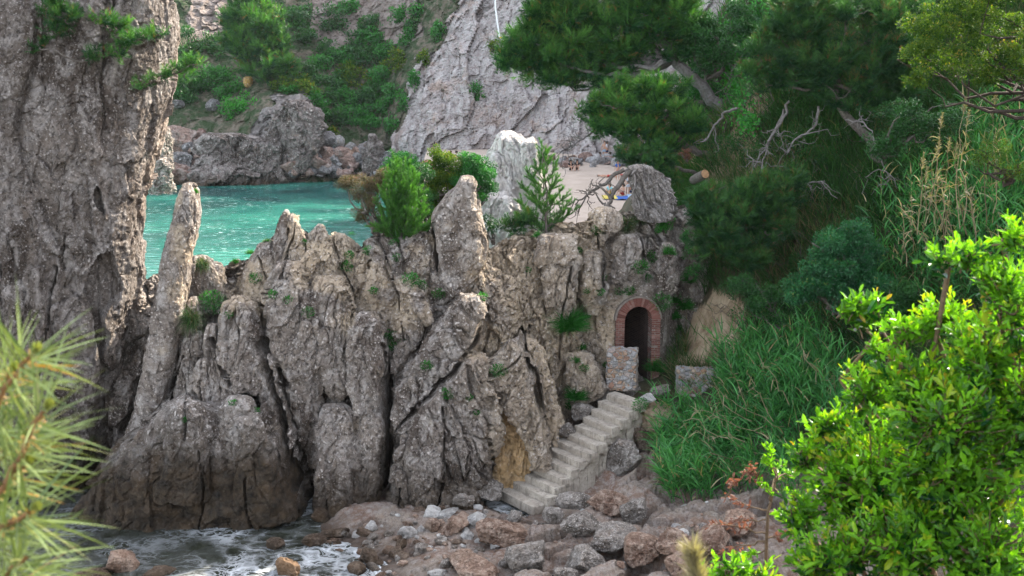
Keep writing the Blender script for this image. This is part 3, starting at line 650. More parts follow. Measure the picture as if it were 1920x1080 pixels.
def far_mat():
    k = NT('far_headland'); pos = k.pos(); ps = k.scale(pos, (1, 1, .4))
    big = k.noise(ps, .25, 6, .65, .5); med = k.noise(ps, 1.1, 8, .7, .4); fine = k.noise(pos, 5, 8, .75)
    pal = k.mix(k.ramp(big, [(.36, 0), (.62, 1)]), (.30, .245, .225), (.44, .39, .375))
    pal = k.mix(k.ramp(med, [(.44, 0), (.62, 1)]), pal, (.52, .475, .455))
    pal = k.mix(k.ramp(k.noise(pos, .45, 6, .7, .8), [(.53, 0), (.66, .55)]), pal, (.42, .285, .215))
    pal = k.mix(k.ramp(fine, [(.36, .7), (.46, 0)]), pal, (.16, .145, .14))
    oth = k.mix(k.ramp(med, [(.4, 0), (.62, 1)]), (.15, .13, .12), (.30, .27, .255))
    oth = k.mix(k.math('MULTIPLY', k.attr('ochre'), 1.6, True), oth, (.42, .27, .18))
    rk = k.mix(k.attr('pale'), oth, pal)
    soil = k.mix(k.ramp(med, [(.35, 0), (.65, 1)]), (.10, .085, .06), (.21, .175, .135))
    soil = k.mix(k.ramp(k.noise(pos, .8, 6, .7), [(.42, 0), (.54, .9)]), soil, (.03, .06, .022))
    c = k.mix(k.attr('rock'), soil, rk)
    k.bsdf(c, .95, .15, k.bump(k.math('ADD', med, k.math('MULTIPLY', fine, .6)), .8, .4)); return k.m
_v, _f, _a = far_relief()
far = mk('headland', _v, _f, far_mat(), None, _a, origin=(0, 120, 0))
tag(far, 'steep headland across the bay, pale bare cliff at its right', 'headland', kind='structure')

# ================================================================== beach
def beach():
    xs = np.linspace(-9, 40, 130); ys = np.linspace(76, 122, 130); X, Y = np.meshgrid(xs, ys, indexing='ij'); X = X.ravel(); Y = Y.ravel()
    sh = 0.9*(X-2)*0.06
    Z = np.interp(Y, [76, 84, 90, 112, 122], [-.6, .9, 1.5, 2.5, 3.6])-np.clip((3-X)*.12, 0, 3)*np.interp(Y, [76, 100, 112, 118], [1, 1, .5, .1])+.06*fbm(np.stack([X, Y, 0*X], 1)*.5, 3, 4)
    k = NT('beach_sand'); pos = k.pos(); n = k.noise(pos, .6, 6, .65); n2 = k.noise(pos, 9, 4, .7)
    c = k.mix(k.ramp(n, [(.35, 0), (.65, 1)]), (.42, .335, .27), (.52, .425, .345)); c = k.mix(k.ramp(n2, [(.3, .35), (.45, 0)]), c, (.3, .235, .19))
    k.bsdf(c, .95, .2, k.bump(n2, .5, .05))
    return mk('beach', np.stack([X, Y, Z], 1), grid_faces(len(xs), len(ys)), k.m, origin=(0, 80, 0))
tag(beach(), 'pale sandy beach behind the ridge below the bare cliff', 'beach', kind='structure')

# ================================================================== water
def bay_mat():
    k = NT('turquoise_water'); pos = k.pos()
    n = k.noise(k.scale(pos, (.8, 1.3, 1)), .10, 6, .62, .6)
    c = k.ramp(n, [(.38, (.002, .040, .040)), (.49, (.005, .088, .078)), (.60, (.026, .185, .138))])
    sx = k.n('ShaderNodeSeparateXYZ'); k.l(pos, sx.inputs[0])
    near = k.n('ShaderNodeMapRange'); near.inputs['From Min'].default_value = 108; near.inputs['From Max'].default_value = 60; near.inputs['To Min'].default_value = 0; near.inputs['To Max'].default_value = .55; k.l(sx.outputs['Y'], near.inputs['Value'])
    c = k.mix(near.outputs[0], c, (.05, .235, .165))
    # sun sparkle on the ripples, painted into the colour as white flecks
    cr = k.math('MULTIPLY', k.ramp(k.noise(k.scale(pos, (.8, 2.6, 1)), 1.6, 4, .65, .3), [(.60, 0), (.635, 1)]), k.ramp(k.noise(pos, .13, 3), [(.38, .2), (.6, 1)]))
    c = k.mix(k.math('MULTIPLY', cr, .75), c, (.75, .85, .82))
    h = k.math('ADD', k.noise(k.scale(pos, (.7, 2.0, 1)), 1.1, 4, .6), k.math('MULTIPLY', k.noise(k.scale(pos, (.6, 1.8, 1)), .35, 3), 1.5))
    k.bsdf(c, .12, .35, k.bump(h, .35, .25)); return k.m
def plane(name, x0, x1, y0, y1, z, mat, n=2, fn=None):
    xs = np.linspace(x0, x1, n); ys = np.linspace(y0, y1, n); X, Y = np.meshgrid(xs, ys, indexing='ij')
    V = np.stack([X.ravel(), Y.ravel(), np.full(n*n, z)], 1)
    if fn is not None: V[:, 2] += fn(V)
    return mk(name, V, grid_faces(n, n), mat, None, None, n > 2, origin=(0, y0, z))
tag(plane('sea', -400, 60, 37, 500, 0, bay_mat()), 'turquoise bay water behind the ridge', 'sea', kind='structure')
def cove_mat():
    k = NT('cove_water'); pos = k.pos()
    w = k.n('ShaderNodeVectorMath', operation='ADD'); k.l(pos, w.inputs[0])
    nv = k.n('ShaderNodeTexNoise'); nv.inputs['Scale'].default_value = 1.1; nv.inputs['Detail'].default_value = 5; k.l(pos, nv.inputs['Vector'])
    mm = k.n('ShaderNodeVectorMath', operation='SCALE'); mm.inputs['Scale'].default_value = 1.5; k.l(nv.outputs['Color'], mm.inputs[0]); k.l(mm.outputs[0], w.inputs[1])
    v = k.voro(k.scale(w.outputs[0], (.75, 1.2, .3)), 1.9, 'DISTANCE_TO_EDGE')
    v2 = k.voro(k.scale(w.outputs[0], (.8, 1.3, .3)), 5.0, 'DISTANCE_TO_EDGE')
    reg = k.ramp(k.noise(pos, .42, 4, .6), [(.40, 0), (.60, 1)])
    sx = k.n('ShaderNodeSeparateXYZ'); k.l(pos, sx.inputs[0])
    xr = k.n('ShaderNodeMapRange'); xr.inputs['From Min'].default_value = -9.5; xr.inputs['From Max'].default_value = -6.2; k.l(sx.outputs['X'], xr.inputs['Value'])
    f = k.math('MULTIPLY', k.ramp(v, [(.02, 1), (.20, 0)]), k.math('ADD', k.math('MULTIPLY', reg, .95), .12))
    f2 = k.math('MULTIPLY', k.ramp(v2, [(.02, .95), (.17, 0)]), reg)
    foam = k.math('MULTIPLY', k.math('MAXIMUM', f, f2), k.ramp(xr.outputs[0], [(0, .25), (1, 1)]), True)
    c = k.mix(k.noise(pos, 1.2, 4), (.020, .024, .018), (.055, .060, .042))
    b = k.n('ShaderNodeBsdfPrincipled'); k.l(k.mix(foam, c, (.78, .80, .82)), b.inputs['Base Color'])
    k.l(k.math('ADD', .08, k.math('MULTIPLY', foam, .6)), b.inputs['Roughness'])
    h = k.math('ADD', k.noise(k.scale(pos, (1, 1.7, 1)), 1.6, 4, .6), k.math('MULTIPLY', foam, .25)); k.l(k.bump(h, .6, .18), b.inputs['Normal'])
    tr = k.n('ShaderNodeBsdfTransparent'); tr.inputs[0].default_value = (.55, .62, .5, 1); mx = k.n('ShaderNodeMixShader')
    k.l(k.math('MULTIPLY', k.math('SUBTRACT', 1, foam, True), .35), mx.inputs[0]); k.l(b.outputs[0], mx.inputs[1]); k.l(tr.outputs[0], mx.inputs[2]); k.l(mx.outputs[0], k.out.inputs['Surface'])
    return k.m
tag(plane('cove_water', -40, 4, 16, 33.5, .02, cove_mat(), 160, lambda V: .05*fbm(V*np.array([.7, 1.1, 1]), 5, 3)), 'dark water with foam washing round the rocks at the cliff foot', 'water', kind='structure')
# ================================================================== the concrete steps
def concrete():
    k = NT('weathered_concrete'); pos = k.pos(); n = k.noise(pos, 1.6, 7, .7); n2 = k.noise(pos, 12, 8, .75); n3 = k.noise(pos, 40, 4, .7)
    c = k.mix(k.ramp(n, [(.36, 0), (.64, 1)]), (.355, .30, .242), (.52, .455, .375)); c = k.mix(k.ramp(n2, [(.35, .75), (.48, 0)]), c, (.22, .195, .165)); c = k.mix(k.ramp(n2, [(.6, 0), (.7, .5)]), c, (.54, .51, .475))
    c = k.mix(k.ramp(k.noise(k.scale(pos, (2.5, 2.5, .35)), 2.2, 5, .7), [(.52, 0), (.66, .6)]), c, (.16, .135, .11))
    k.bsdf(c, .93, .2, k.bump(k.math('ADD', n2, k.math('MULTIPLY', n3, .5)), .6, .03)); return k.m
CONC = concrete()
def chip_box(sx, sy, sz, r=.03, amp=.012, step=.06, seed=0):
    """a rounded, worn block centred on its own middle"""
    bm = bmesh.new(); bmesh.ops.create_cube(bm, size=1); bm.free()
    h = np.array([sx, sy, sz])/2; Vs = []; Fs = []; n0 = 0
    for ax in range(3):
        b, c = [(1, 2), (2, 0), (0, 1)][ax]
        nb = max(3, min(40, int(2*h[b]/step)+2)); nc = max(3, min(40, int(2*h[c]/step)+2))
        for sgn in (-1, 1):
            B, C_ = np.meshgrid(np.linspace(-h[b], h[b], nb), np.linspace(-h[c], h[c], nc), indexing='ij')
            V = np.zeros((nb*nc, 3)); V[:, ax] = sgn*h[ax]; V[:, b] = B.ravel(); V[:, c] = C_.ravel()
            F = grid_faces(nb, nc)
            if sgn < 0: F = F[:, ::-1]
            Vs.append(V); Fs.append(F+n0); n0 += len(V)
    V = np.concatenate(Vs); F = np.concatenate(Fs)
    q = np.clip(V, -(h-r), h-r); V = q+nrm(V-q)*np.minimum(r, np.linalg.norm(V-q, axis=1, keepdims=True))
    edge = (np.abs(V) > (h-.06)).sum(1) >= 2
    g = fbm(V*6+seed*3.7, seed, 4)
    c = nrm(V)
    V = V-c*(amp*(1+2.5*edge*(g > .05))*(np.abs(g)))[:, None]+.5*amp*np.stack([vnoise(V*9+seed, 1), vnoise(V*9+seed, 2), vnoise(V*9+seed, 3)], 1)
    return V, F
stair = empty('stone_stairs', S0-UP*.5, 'worn concrete stairs climbing from the stony shore to the brick doorway', 'stairs')
RISE, RUN = .2, .32
def frame(V, o, a, b, c): return o+V[:, :1]*a+V[:, 1:2]*b+V[:, 2:3]*c
for i in range(13):
    up = i >= 7
    off = (.42 if up else 0)+.03*math.sin(i*2.1); wd = (1.42 if up else 1.82)+.05*math.sin(i*1.3)
    depth = RUN+.10; hgt = .32 if up else .30
    base = S0+AD*(RUN*i)+UP*(RISE*i)+WD*off
    if i == 0: base = base-AD*.12; depth += .14
    V, F = chip_box(depth, wd, hgt, .025, .022, .05, 30+i)
    ctr = base+AD*(depth/2)+WD*(wd/2)-UP*(hgt/2)
    mk('step', frame(V, ctr, AD, WD, UP), F, CONC, stair)
# solid body below the lower flight: its open side wall
mb = MB()
for i in range(0, 7):
    hh = RISE*i-.30+ .9+.0
    hb = max(.25, RISE*i+.55)
    V, F = chip_box(RUN-.004, 1.66, hb, .006, .006, .08, 60+i)
    ctr = S0+AD*(RUN*i+RUN/2+.05)+WD*(.93)+UP*(RISE*i-.301-hb/2)
    mb.add(frame(V, ctr, AD, WD, UP), F)
mb.build('side_wall', CONC, stair)
mb = MB()
for i in range(7, 13):
    V, F = chip_box(RUN-.004, 1.25, 1.2, .02, .05, .08, 80+i)
    ctr = S0+AD*(RUN*i+RUN/2+.06)+WD*(1.1)+UP*(RISE*i-.301-.6); mb.add(frame(V, ctr, AD, WD, UP), F)
mb.build('footing', CONC, stair)
TOP = S0+AD*(RUN*13)+UP*(RISE*13-.2)      # landing level

# ================================================================== brick doorway with its vaulted passage
def brick_mat():
    k = NT('red_brick'); pos = k.pos(); t = k.attr('tint'); n = k.noise(pos, 14, 7, .7)
    c = k.ramp(t, [(0, (.125, .050, .040)), (.4, (.18, .068, .052)), (.75, (.23, .095, .074)), (1, (.27, .15, .12))])
    c = k.mix(k.ramp(n, [(.36, .6), (.5, 0)]), c, (.13, .07, .055)); c = k.mix(k.ramp(k.noise(pos, 5, 6, .7), [(.58, 0), (.72, .4)]), c, (.40, .34, .30))
    k.bsdf(c, .92, .2, k.bump(n, .5, .015)); return k.m
BRICK = brick_mat(); MORTAR = plain_mat('lime_mortar', (.27, .225, .19), (.18, .15, .125), 9)
LANDZ = TOP[2]
AO = np.array([ARCH_C[0], ARCH_C[1], LANDZ-.05])
arch = empty('brick_doorway', AO, 'arched red brick doorway in the grey rock at the head of the stairs', 'doorway')
IW, SPR, JW = .45, 2.12, .30          # half opening, springing height, jamb width
def AF(V):                            # local: x along the wall, y out of the wall, z up
    return AO+V[:, :1]*ARCH_W+V[:, 1:2]*ARCH_D+V[:, 2:3]*UP
def brickbox(x0, x1, y0, y1, z0, z1):
    V, F = chip_box(x1-x0, y1-y0, z1-z0, .006, .006, .2, int(rng.integers(1e6)))
    return V+np.array([(x0+x1)/2, (y0+y1)/2, (z0+z1)/2]), F
for sgn in (-1, 1):
    mb = MB(); z = -.25; j = 0
    while z < SPR-.01:
        h = .062
        cuts = [0, .21, JW] if j % 2 else [0, .11, JW]
        for a, b in zip(cuts[:-1], cuts[1:]):
            x0, x1 = IW+a+.004, IW+b-.004
            if sgn < 0: x0, x1 = -x1, -x0
            V, F = brickbox(x0, x1, -.34, .12+rng.uniform(-.008, .008), z, z+h-.012); mb.add(AF(V), F, rng.random())
        z += h; j += 1
    mb.build('pillar', BRICK, arch)
mb = MB(); nv = 27                    # ring of bricks on edge
RX, RZ = IW, .44
for i in range(nv):
    a0 = math.pi*(i+.06)/nv; a1 = math.pi*(i+.94)/nv; jit = rng.uniform(-.01, .012); rr = JW-.03+rng.uniform(-.012, .012)
    Vb = []
    for y in (-.34, .13+jit):
        for a, r in ((a0, 0), (a1, 0), (a1, rr), (a0, rr)):
            Vb.append((math.cos(a)*(RX+r), y, SPR+math.sin(a)*(RZ+r)))
    F = [(0, 1, 2, 3), (7, 6, 5, 4), (0, 4, 5, 1), (1, 5, 6, 2), (2, 6, 7, 3), (3, 7, 4, 0)]
    mb.add(AF(np.array(Vb)), F, rng.random())
mb.build('arch_ring', BRICK, arch)
mb = MB()                             # mortar behind the bricks, plaster edge over the ring
th = np.linspace(0, math.pi, 40)
for r0, r1, y0, y1 in ((.004, JW-.045, -.33, .112), (JW-.028, JW+.035, -.33, .10)):
    prof = []
    for r in (r0, r1): prof.append(np.stack([np.cos(th)*(RX+r), SPR+np.sin(th)*(RZ+r)], 1))
    V = np.concatenate([np.stack([p[:, 0], np.full(40, y), p[:, 1]], 1) for y in (y0, y1) for p in prof])
    i = np.arange(39); F = []
    for a, b in ((0, 1), (1, 3), (3, 2), (2, 0)): F.append(np.stack([a*40+i, a*40+i+1, b*40+i+1, b*40+i], 1))
    mb.add(AF(V), np.concatenate(F))
for sgn in (-1, 1):
    x0, x1 = sorted((sgn*(IW+.006), sgn*(IW+JW-.006))); V, F = brickbox(x0, x1, -.33, .108, -.25, SPR); mb.add(AF(V), F)
mb.build('mortar', MORTAR, arch)
# passage: brick walls, vault and floor going into the rock, turning into the dark
def passage_mat():
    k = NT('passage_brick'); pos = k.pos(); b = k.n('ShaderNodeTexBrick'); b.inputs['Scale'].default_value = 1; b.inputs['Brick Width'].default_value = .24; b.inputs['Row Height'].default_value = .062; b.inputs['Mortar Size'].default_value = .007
    b.inputs['Color1'].default_value = (.05, .03, .025, 1); b.inputs['Color2'].default_value = (.09, .055, .045, 1); b.inputs['Mortar'].default_value = (.11, .095, .085, 1)  # brick darker than the doorway's: the gloom inside is put into the colour
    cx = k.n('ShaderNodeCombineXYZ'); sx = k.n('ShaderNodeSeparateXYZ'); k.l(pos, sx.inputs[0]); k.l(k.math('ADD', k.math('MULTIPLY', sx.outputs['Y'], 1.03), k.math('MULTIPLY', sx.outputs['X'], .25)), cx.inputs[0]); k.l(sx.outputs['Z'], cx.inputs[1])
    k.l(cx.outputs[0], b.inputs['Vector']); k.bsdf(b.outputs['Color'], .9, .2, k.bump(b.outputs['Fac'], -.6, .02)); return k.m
prof = [(-IW, -.3)]+[(-IW, z) for z in np.linspace(0, SPR, 8)]+[(math.cos(a)*RX, SPR+math.sin(a)*RZ) for a in np.linspace(math.pi, 0, 16)[1:-1]]+[(IW, z) for z in np.linspace(SPR, 0, 8)]+[(IW, -.3)]
prof = np.array(prof)*np.array([1.012, 1.006]); ys = np.linspace(-.345, -8.0, 20)
V = np.concatenate([np.stack([prof[:, 0]-.35*max(0, -y-1.0), np.full(len(prof), y), prof[:, 1]], 1) for y in ys]); n = len(prof)
F = grid_faces(len(ys), n); cap = (np.arange(n)+(len(ys)-1)*n)[None]
mk('passage', AF(V), [F, cap], passage_mat(), arch)
# rock floor and landing
V, F = chip_box(1.6, 4.3, .5, .12, .10, .09, 5)
lm = rock_mat('landing_rock', (.15, .12, .10), (.26, .225, .195), (.38, .34, .305), (.36, .23, .14), wet=False, scale=1.5)
V = AF(V*np.array([1, 1, 1])+np.array([-.35, -1.55, -.28])); mk('landing', V, F, lm, None, {'ochre': np.zeros(len(V)), 'wet': np.zeros(len(V))})
tag(bpy.data.objects['landing'], 'trodden rock landing between the stairs and the brick doorway', 'landing', kind='structure')

# ================================================================== masonry: pier and low wall
def masonry():
    k = NT('rubble_masonry'); pos = k.pos(); wv = k.n('ShaderNodeVectorMath', operation='ADD'); nz = k.n('ShaderNodeTexNoise'); nz.inputs['Scale'].default_value = 4; k.l(pos, nz.inputs['Vector'])
    s = k.n('ShaderNodeVectorMath', operation='SCALE'); s.inputs['Scale'].default_value = .12; k.l(nz.outputs['Color'], s.inputs[0]); k.l(pos, wv.inputs[0]); k.l(s.outputs[0], wv.inputs[1])
    v = k.scale(wv.outputs[0], (1, 1, 1.35)); d = k.voro(v, 6.2, 'DISTANCE_TO_EDGE'); cell = k.voro(v, 6.2, 'F1', 'Color')
    sp = k.n('ShaderNodeSeparateColor'); k.l(cell, sp.inputs[0])
    c = k.ramp(sp.outputs[0], [(0, (.27, .26, .26)), (.3, (.42, .40, .385)), (.5, (.36, .22, .14)), (.62, (.40, .31, .235)), (.8, (.30, .175, .125)), (1, (.50, .465, .43))])
    n = k.noise(pos, 22, 6, .7); c = k.mix(k.ramp(n, [(.35, .5), (.5, 0)]), c, (.16, .13, .11))
    m = k.ramp(d, [(.03, 1), (.075, 0)]); c = k.mix(m, c, (.40, .365, .33))
    h = k.math('ADD', k.ramp(d, [(.02, 0), (.13, 1)]), k.math('MULTIPLY', n, .3)); k.bsdf(c, .92, .2, k.bump(h, 1, .04)); return k.m
MAS = masonry()
def wall_box(name, c, a, lx, ly, lz, label, cat, seed):
    a = np.array([a[0], a[1], 0]); a = a/np.linalg.norm(a); b = np.array([-a[1], a[0], 0])
    V, F = chip_box(lx, ly, lz, .05, .045, .05, seed)
    W = frame(V, np.asarray(c), a, b, UP)
    f1, f2, ce, r = worley(W*6.2*np.array([1, 1, 1.35]), 4)
    W = W+nrm(V)*(.045*(r[:, 0]-.5)-.02*np.exp(-((f2-f1)/.1)**2))[:, None]
    return tag(mk(name, W, F, MAS), label, cat)
pc = P(1167, 700, 34.9)
wall_box('stone_pier', (pc[0], pc[1]+.1, LANDZ+.68), (.97, -.22), .98, .62, 1.36, 'square rubble stone pier at the head of the stairs in front of the doorway', 'stone pier', 3)
wc = P(1340, 705, 35.3)
wall_box('stone_wall', (wc[0], wc[1], LANDZ+.05), (.99, -.1), 2.5, .4, 1.15, 'low pale rubble stone wall running into the green reeds', 'stone wall', 4)

# ================================================================== rocks beside the stairs and on the shore
SHORE_ROCK.append(rock_mat('tan_rock', (.26, .20, .15), (.36, .28, .215), (.42, .34, .27), (.40, .28, .18), wet=False, scale=1.0, lichen=.15, speck=.3))
def srock(px, py, z, w, h, mi, sh, rot, label, dpt=None, ochre=0., tilt=0.):
    p = G(px, py, z); m = p[1]/FPX*1.03
    if py > 930: zz = float(rough_z(p[:1], p[1:2])[0])+.18*h*m; p = G(px, py, max(z, zz))
    W = w*m/2; H = h*m/2; D = (dpt if dpt else .5*(w+h))*m/2
    return stone('boulder', p, (W, D, H), SHORE_ROCK[mi], sh, (tilt, 0, rot), label, 'boulder', ochre=ochre)
MS = [  # px, py, z of the middle, width, height, stuff, shape, turn, label
 (990, 1043, .75, 88, 78, 0, 0, .4, 'large speckled grey boulder low on the shore at the bottom middle'),
 (1010, 905, .55, 10, 10, 0, 1, 0, None),
 (764, 1000, .3, 44, 30, 2, 1, .9, 'pale angular stone on the gravel below the ridge'),
 (858, 985, .55, 46, 42, 1, 2, .3, 'pinkish stone among the pale stones under the stairs'),
 (893, 972, .6, 42, 30, 2, 3, 1.2, 'whitish stone beside the pinkish stone under the stairs'),
 (876, 1006, .4, 30, 22, 2, 4, .2, 'small whitish stone in front of the pinkish stone'),
 (812, 985, .45, 34, 28, 1, 5, 2.0, 'salmon coloured stone left of the pale pile below the stairs'),
 (790, 1028, .25, 36, 24, 0, 2, 1.0, 'grey flat stone on the reddish gravel below the pale stones'),
 (745, 1035, .2, 36, 30, 3, 3, .2, 'brown blocky stone near the foam on the shore'),
 (690, 1045, .15, 50, 34, 3, 4, .9, 'dark brown stone at the edge of the foam'),
 (668, 1068, .05, 48, 30, 3, 5, 1.6, 'black wet stone at the bottom beside the foam'),
 (940, 1000, .55, 130, 64, 1, 6, .25, 'long reddish brown ledge rock in front of the stairs'),
 (890, 1060, .4, 130, 46, 1, 0, 2.2, 'low reddish ledge rock at the bottom left of the large speckled boulder'),
 (965, 968, .65, 40, 26, 0, 1, 2.5, 'grey stone touching the foot of the stairs'),
 (1038, 965, .75, 52, 36, 0, 2, 1.4, 'grey cracked rock just below the first step'),
 (1090, 978, .85, 90, 44, 0, 3, .6, 'wide grey ledge rock below the concrete side wall'),
 (1075, 940, .85, 78, 34, 0, 5, 2.9, 'flat grey brown rock at the foot of the concrete side wall'),
 (1140, 945, 1.0, 92, 50, 1, 4, .1, 'reddish grey rock between the stairs and the reed clump'),
 (1190, 958, 1.1, 70, 62, 0, 6, 1.9, 'grey rock tucked against the foot of the reed clump'),
 (1150, 1010, .95, 120, 60, 0, 5, .4, 'big fractured grey rock right of the large speckled boulder'),
 (1100, 1050, .8, 90, 60, 0, 4, 1.1, 'grey rock at the bottom between the speckled boulder and the red boulders'),
 (1205, 1030, 1.1, 92, 76, 1, 2, .7, 'big red boulder at the bottom right of the shore'),
 (1262, 1015, 1.3, 92, 62, 1, 3, 2.4, 'orange red boulder under the reed clump'),
 (1290, 1062, 1.2, 100, 60, 1, 1, .2, 'wide red rock at the very bottom beside the dry shrub'),
 (1340, 1010, 1.5, 96, 56, 1, 0, 1.3, 'dull red rock behind the dry brown shrub'),
 (1385, 985, 1.7, 90, 60, 1, 5, .3, 'red brown rock between the reeds and the dry shrub'),
 (1060, 1075, .7, 60, 30, 0, 6, .5, 'cut off grey stone at the bottom edge right of the speckled boulder'),
 (540, 1068, .1, 60, 58, 3, 6, .4, 'pointed brown rock standing in the foam'),
 (226, 1056, .15, 84, 50, 1, 4, 1.1, 'reddish brown rock in the water below the outcrop'),
 (170, 1082, .1, 120, 40, 3, 3, .3, 'dark low rock in the water at the bottom left'),
 (516, 1022, .1, 40, 34, 3, 2, .3, 'wet olive rock washed over by foam'),
 (600, 968, .15, 46, 34, 3, 4, .7, 'wet dark rock wedged between the outcrop and the ridge foot'),
 (590, 1012, .1, 60, 26, 3, 1, 1.0, 'wet brown rock where the foam meets the gravel'),
 (630, 1000, .15, 60, 24, 3, 0, .2, 'low brown stone below the ridge foot next to the foam'),
 (300, 1075, .0, 70, 24, 3, 5, .2, 'half sunk dark rock in the middle of the foam'),
 (1205, 830, 1.5, 50, 70, 3, 6, .6, 'brownish rock face beside the upper steps'),
 (1172, 862, 1.1, 84, 92, 0, 4, 2.2, 'dark grey rock below the upper steps'),
 (1232, 792, 2.0, 92, 84, 4, 1, .3, 'smooth tan boulder between the stairs and the reeds'),
 (1092, 772, 2.2, 52, 40, 0, 2, .5, 'grey rock along the left side of the upper steps'),
 (1128, 738, 2.55, 56, 36, 0, 5, 1.6, 'grey rock under the square stone pier'),
 (1064, 805, 1.9, 36, 30, 0, 3, 1.0, 'small grey rock left of the middle steps'),
 (1240, 732, 2.8, 50, 26, 0, 0, .8, 'grey rock at the right of the top step'),
 (1215, 745, 2.9, 36, 20, 2, 3, .3, 'small pale rock at the edge of the top step'),
 (915, 920, .6, 70, 46, 0, 4, .3, 'grey rock against the ridge foot left of the first step'),
 (870, 935, .5, 60, 32, 0, 1, 1.3, 'grey brown rock under the dark slab left of the stairs')]
for i, a in enumerate(MS):
    if a[8]: srock(a[0], a[1], a[2], a[3], a[4], a[5], a[6], a[7], a[8], ochre=.8 if 'tan' in a[8] else .0)
# the loose stones of the shore
r2 = np.random.default_rng(5); cnt = 0; tries = 0
while cnt < 285 and tries < 6000:
    tries += 1
    if cnt < 215: px, py = r2.uniform(600, 960), r2.uniform(935, 1085)
    else: px, py = r2.uniform(960, 1330), r2.uniform(930, 1085)
    if py < 990-.30*(px-640) or py < 925: continue
    p = slope_hit(px, py, 25, 40); s = .05+.16*r2.random()**2.2
    if px < 640+(py-1000)*.5: s *= .8; mi = 3 if r2.random() < .8 else 1
    else: mi = r2.choice([0, 1, 2, 3], p=[.26, .38, .2, .16] if px < 900 else [.42, .33, .17, .08])
    near = 1-min(1, abs(px-850)/90+abs(py-980)/40)
    if near > .2: s *= 1.35; mi = r2.choice([0, 1, 2], p=[.25, .3, .45])
    z = float(rough_z(p[:1], p[1:2])[0])+s*.22
    lab = ['small grey stone among the loose stones on the shore', 'small reddish stone among the loose stones on the shore', 'small whitish stone among the loose stones on the shore', 'small dark brown stone among the loose stones on the shore'][mi]
    stone('stone', (p[0], p[1], z), (s*r2.uniform(.8, 1.5), s*r2.uniform(.8, 1.3), s*r2.uniform(.5, .85)), SHORE_ROCK[mi], int(r2.integers(6)), (r2.uniform(-.4, .4), r2.uniform(-.4, .4), r2.uniform(0, 6)), lab, 'stone', ['loose grey stones', 'loose reddish stones', 'loose whitish stones', 'loose brown stones'][mi], small=s < .14)
    cnt += 1
# the boulders along the far shore
FB = [(345, 262, 0, 80, 62, 1, 'pinkish block on the far shore right of the cliff edge'), (342, 330, 0, 50, 48, 1, 'reddish rock at the far water edge right of the columned rock'),
      (345, 300, 0, 54, 40, 0, 'grey rock between two pinkish rocks on the far shore'), (400, 285, 0, 80, 36, 1, 'flat pinkish rock slab above the grey rock slab far off'),
      (375, 250, 0, 26, 20, 1, 'small tan rock on the slope over the far shore'), (400, 198, 0, 30, 24, 0, 'lone grey rock on the bare slope over the far shore'),
      (334, 195, 0, 32, 16, 0, 'flat grey rock on the slope beside the cliff edge'), (465, 152, 0, 18, 24, 2, 'small grey rock with an orange lichen cap under the far pine'),
      (612, 260, 0, 46, 30, 0, 'grey boulder on top of the far boulder pile'), (632, 268, 0, 26, 34, 2, 'pale leaning boulder on top of the far boulder pile'), (585, 272, 0, 20, 16, 1, 'small brown boulder left on the far boulder pile'), (615, 285, 0, 46, 26, 1, 'reddish boulder in the middle of the far boulder pile'), (640, 290, 0, 44, 30, 1, 'orange boulder right in the far boulder pile'),
      (655, 300, 0, 42, 34, 1, 'red pointed boulder low in the far boulder pile'), (575, 302, 0, 30, 22, 0, 'grey green boulder at the foot of the far pile'), (548, 322, 0, 34, 22, 0, 'dark boulder left at the far water edge'), (605, 310, 0, 40, 18, 1, 'flat red boulder at the far water edge'), (580, 318, 0, 34, 20, 0, 'blue grey boulder at the far water edge'),
      (630, 318, 0, 34, 20, 0, 'grey round boulder at the far water edge'), (650, 328, 0, 40, 22, 1, 'dark red boulder at the right of the far water edge'), (675, 300, 0, 36, 36, 0, 'grey boulder against the gully at the far shore'), (690, 285, 0, 40, 50, 0, 'tall grey boulder at the right of the far boulder pile'), (705, 310, 0, 50, 34, 0, 'dark boulder behind the heath shrub on the far shore'),
      (600, 330, 0, 30, 8, 2, 'pale flat rock awash at the far water edge'), (570, 332, 0, 24, 8, 1, 'brown flat rock awash at the far water edge'), (595, 292, 0, 24, 16, 0, 'small grey boulder in the middle of the far pile'), (625, 303, 0, 22, 16, 1, 'small orange boulder in the middle of the far pile'), (560, 290, 0, 22, 16, 1, 'small dull red boulder at the left of the far pile')]
FROCK = [rock_mat('far_rock_grey', (.11, .10, .10), (.20, .185, .18), (.31, .29, .285), (.30, .2, .14), wet=True, wetz=(.2, 1.2), scale=.5), rock_mat('far_rock_red', (.20, .12, .095), (.32, .215, .175), (.42, .33, .29), (.42, .22, .11), wet=True, wetz=(.2, 1.2), scale=.5, lichen=.25), rock_mat('far_rock_pale', (.22, .21, .205), (.33, .315, .305), (.44, .42, .41), (.55, .30, .06), wet=True, wetz=(.2, 1.0), scale=.6)]
for i, (px, py, _, w_, h_, mi, lab) in enumerate(FB):
    p = far_hit(px, py, .8); m = p[1]/FPX
    stone('boulder', p, (w_*m/2*1.0, (w_+h_)*m/4, h_*m/2*1.0), FROCK[mi], i % 7, (.2*math.sin(i), .25*math.cos(i*2), i*1.3), lab, 'boulder', ochre=.9 if 'orange lichen' in lab else 0.)
shelf = empty('rock_shelf', far_hit(460, 335), 'layered grey rock shelf stepping down to the water across the bay', 'rock')
FSH = rock_mat('far_shelf_rock', (.11, .088, .076), (.215, .178, .158), (.33, .29, .265), (.38, .24, .17), wet=True, wetz=(.1, 1.3), scale=.5, streak=(.6, .6, 1))
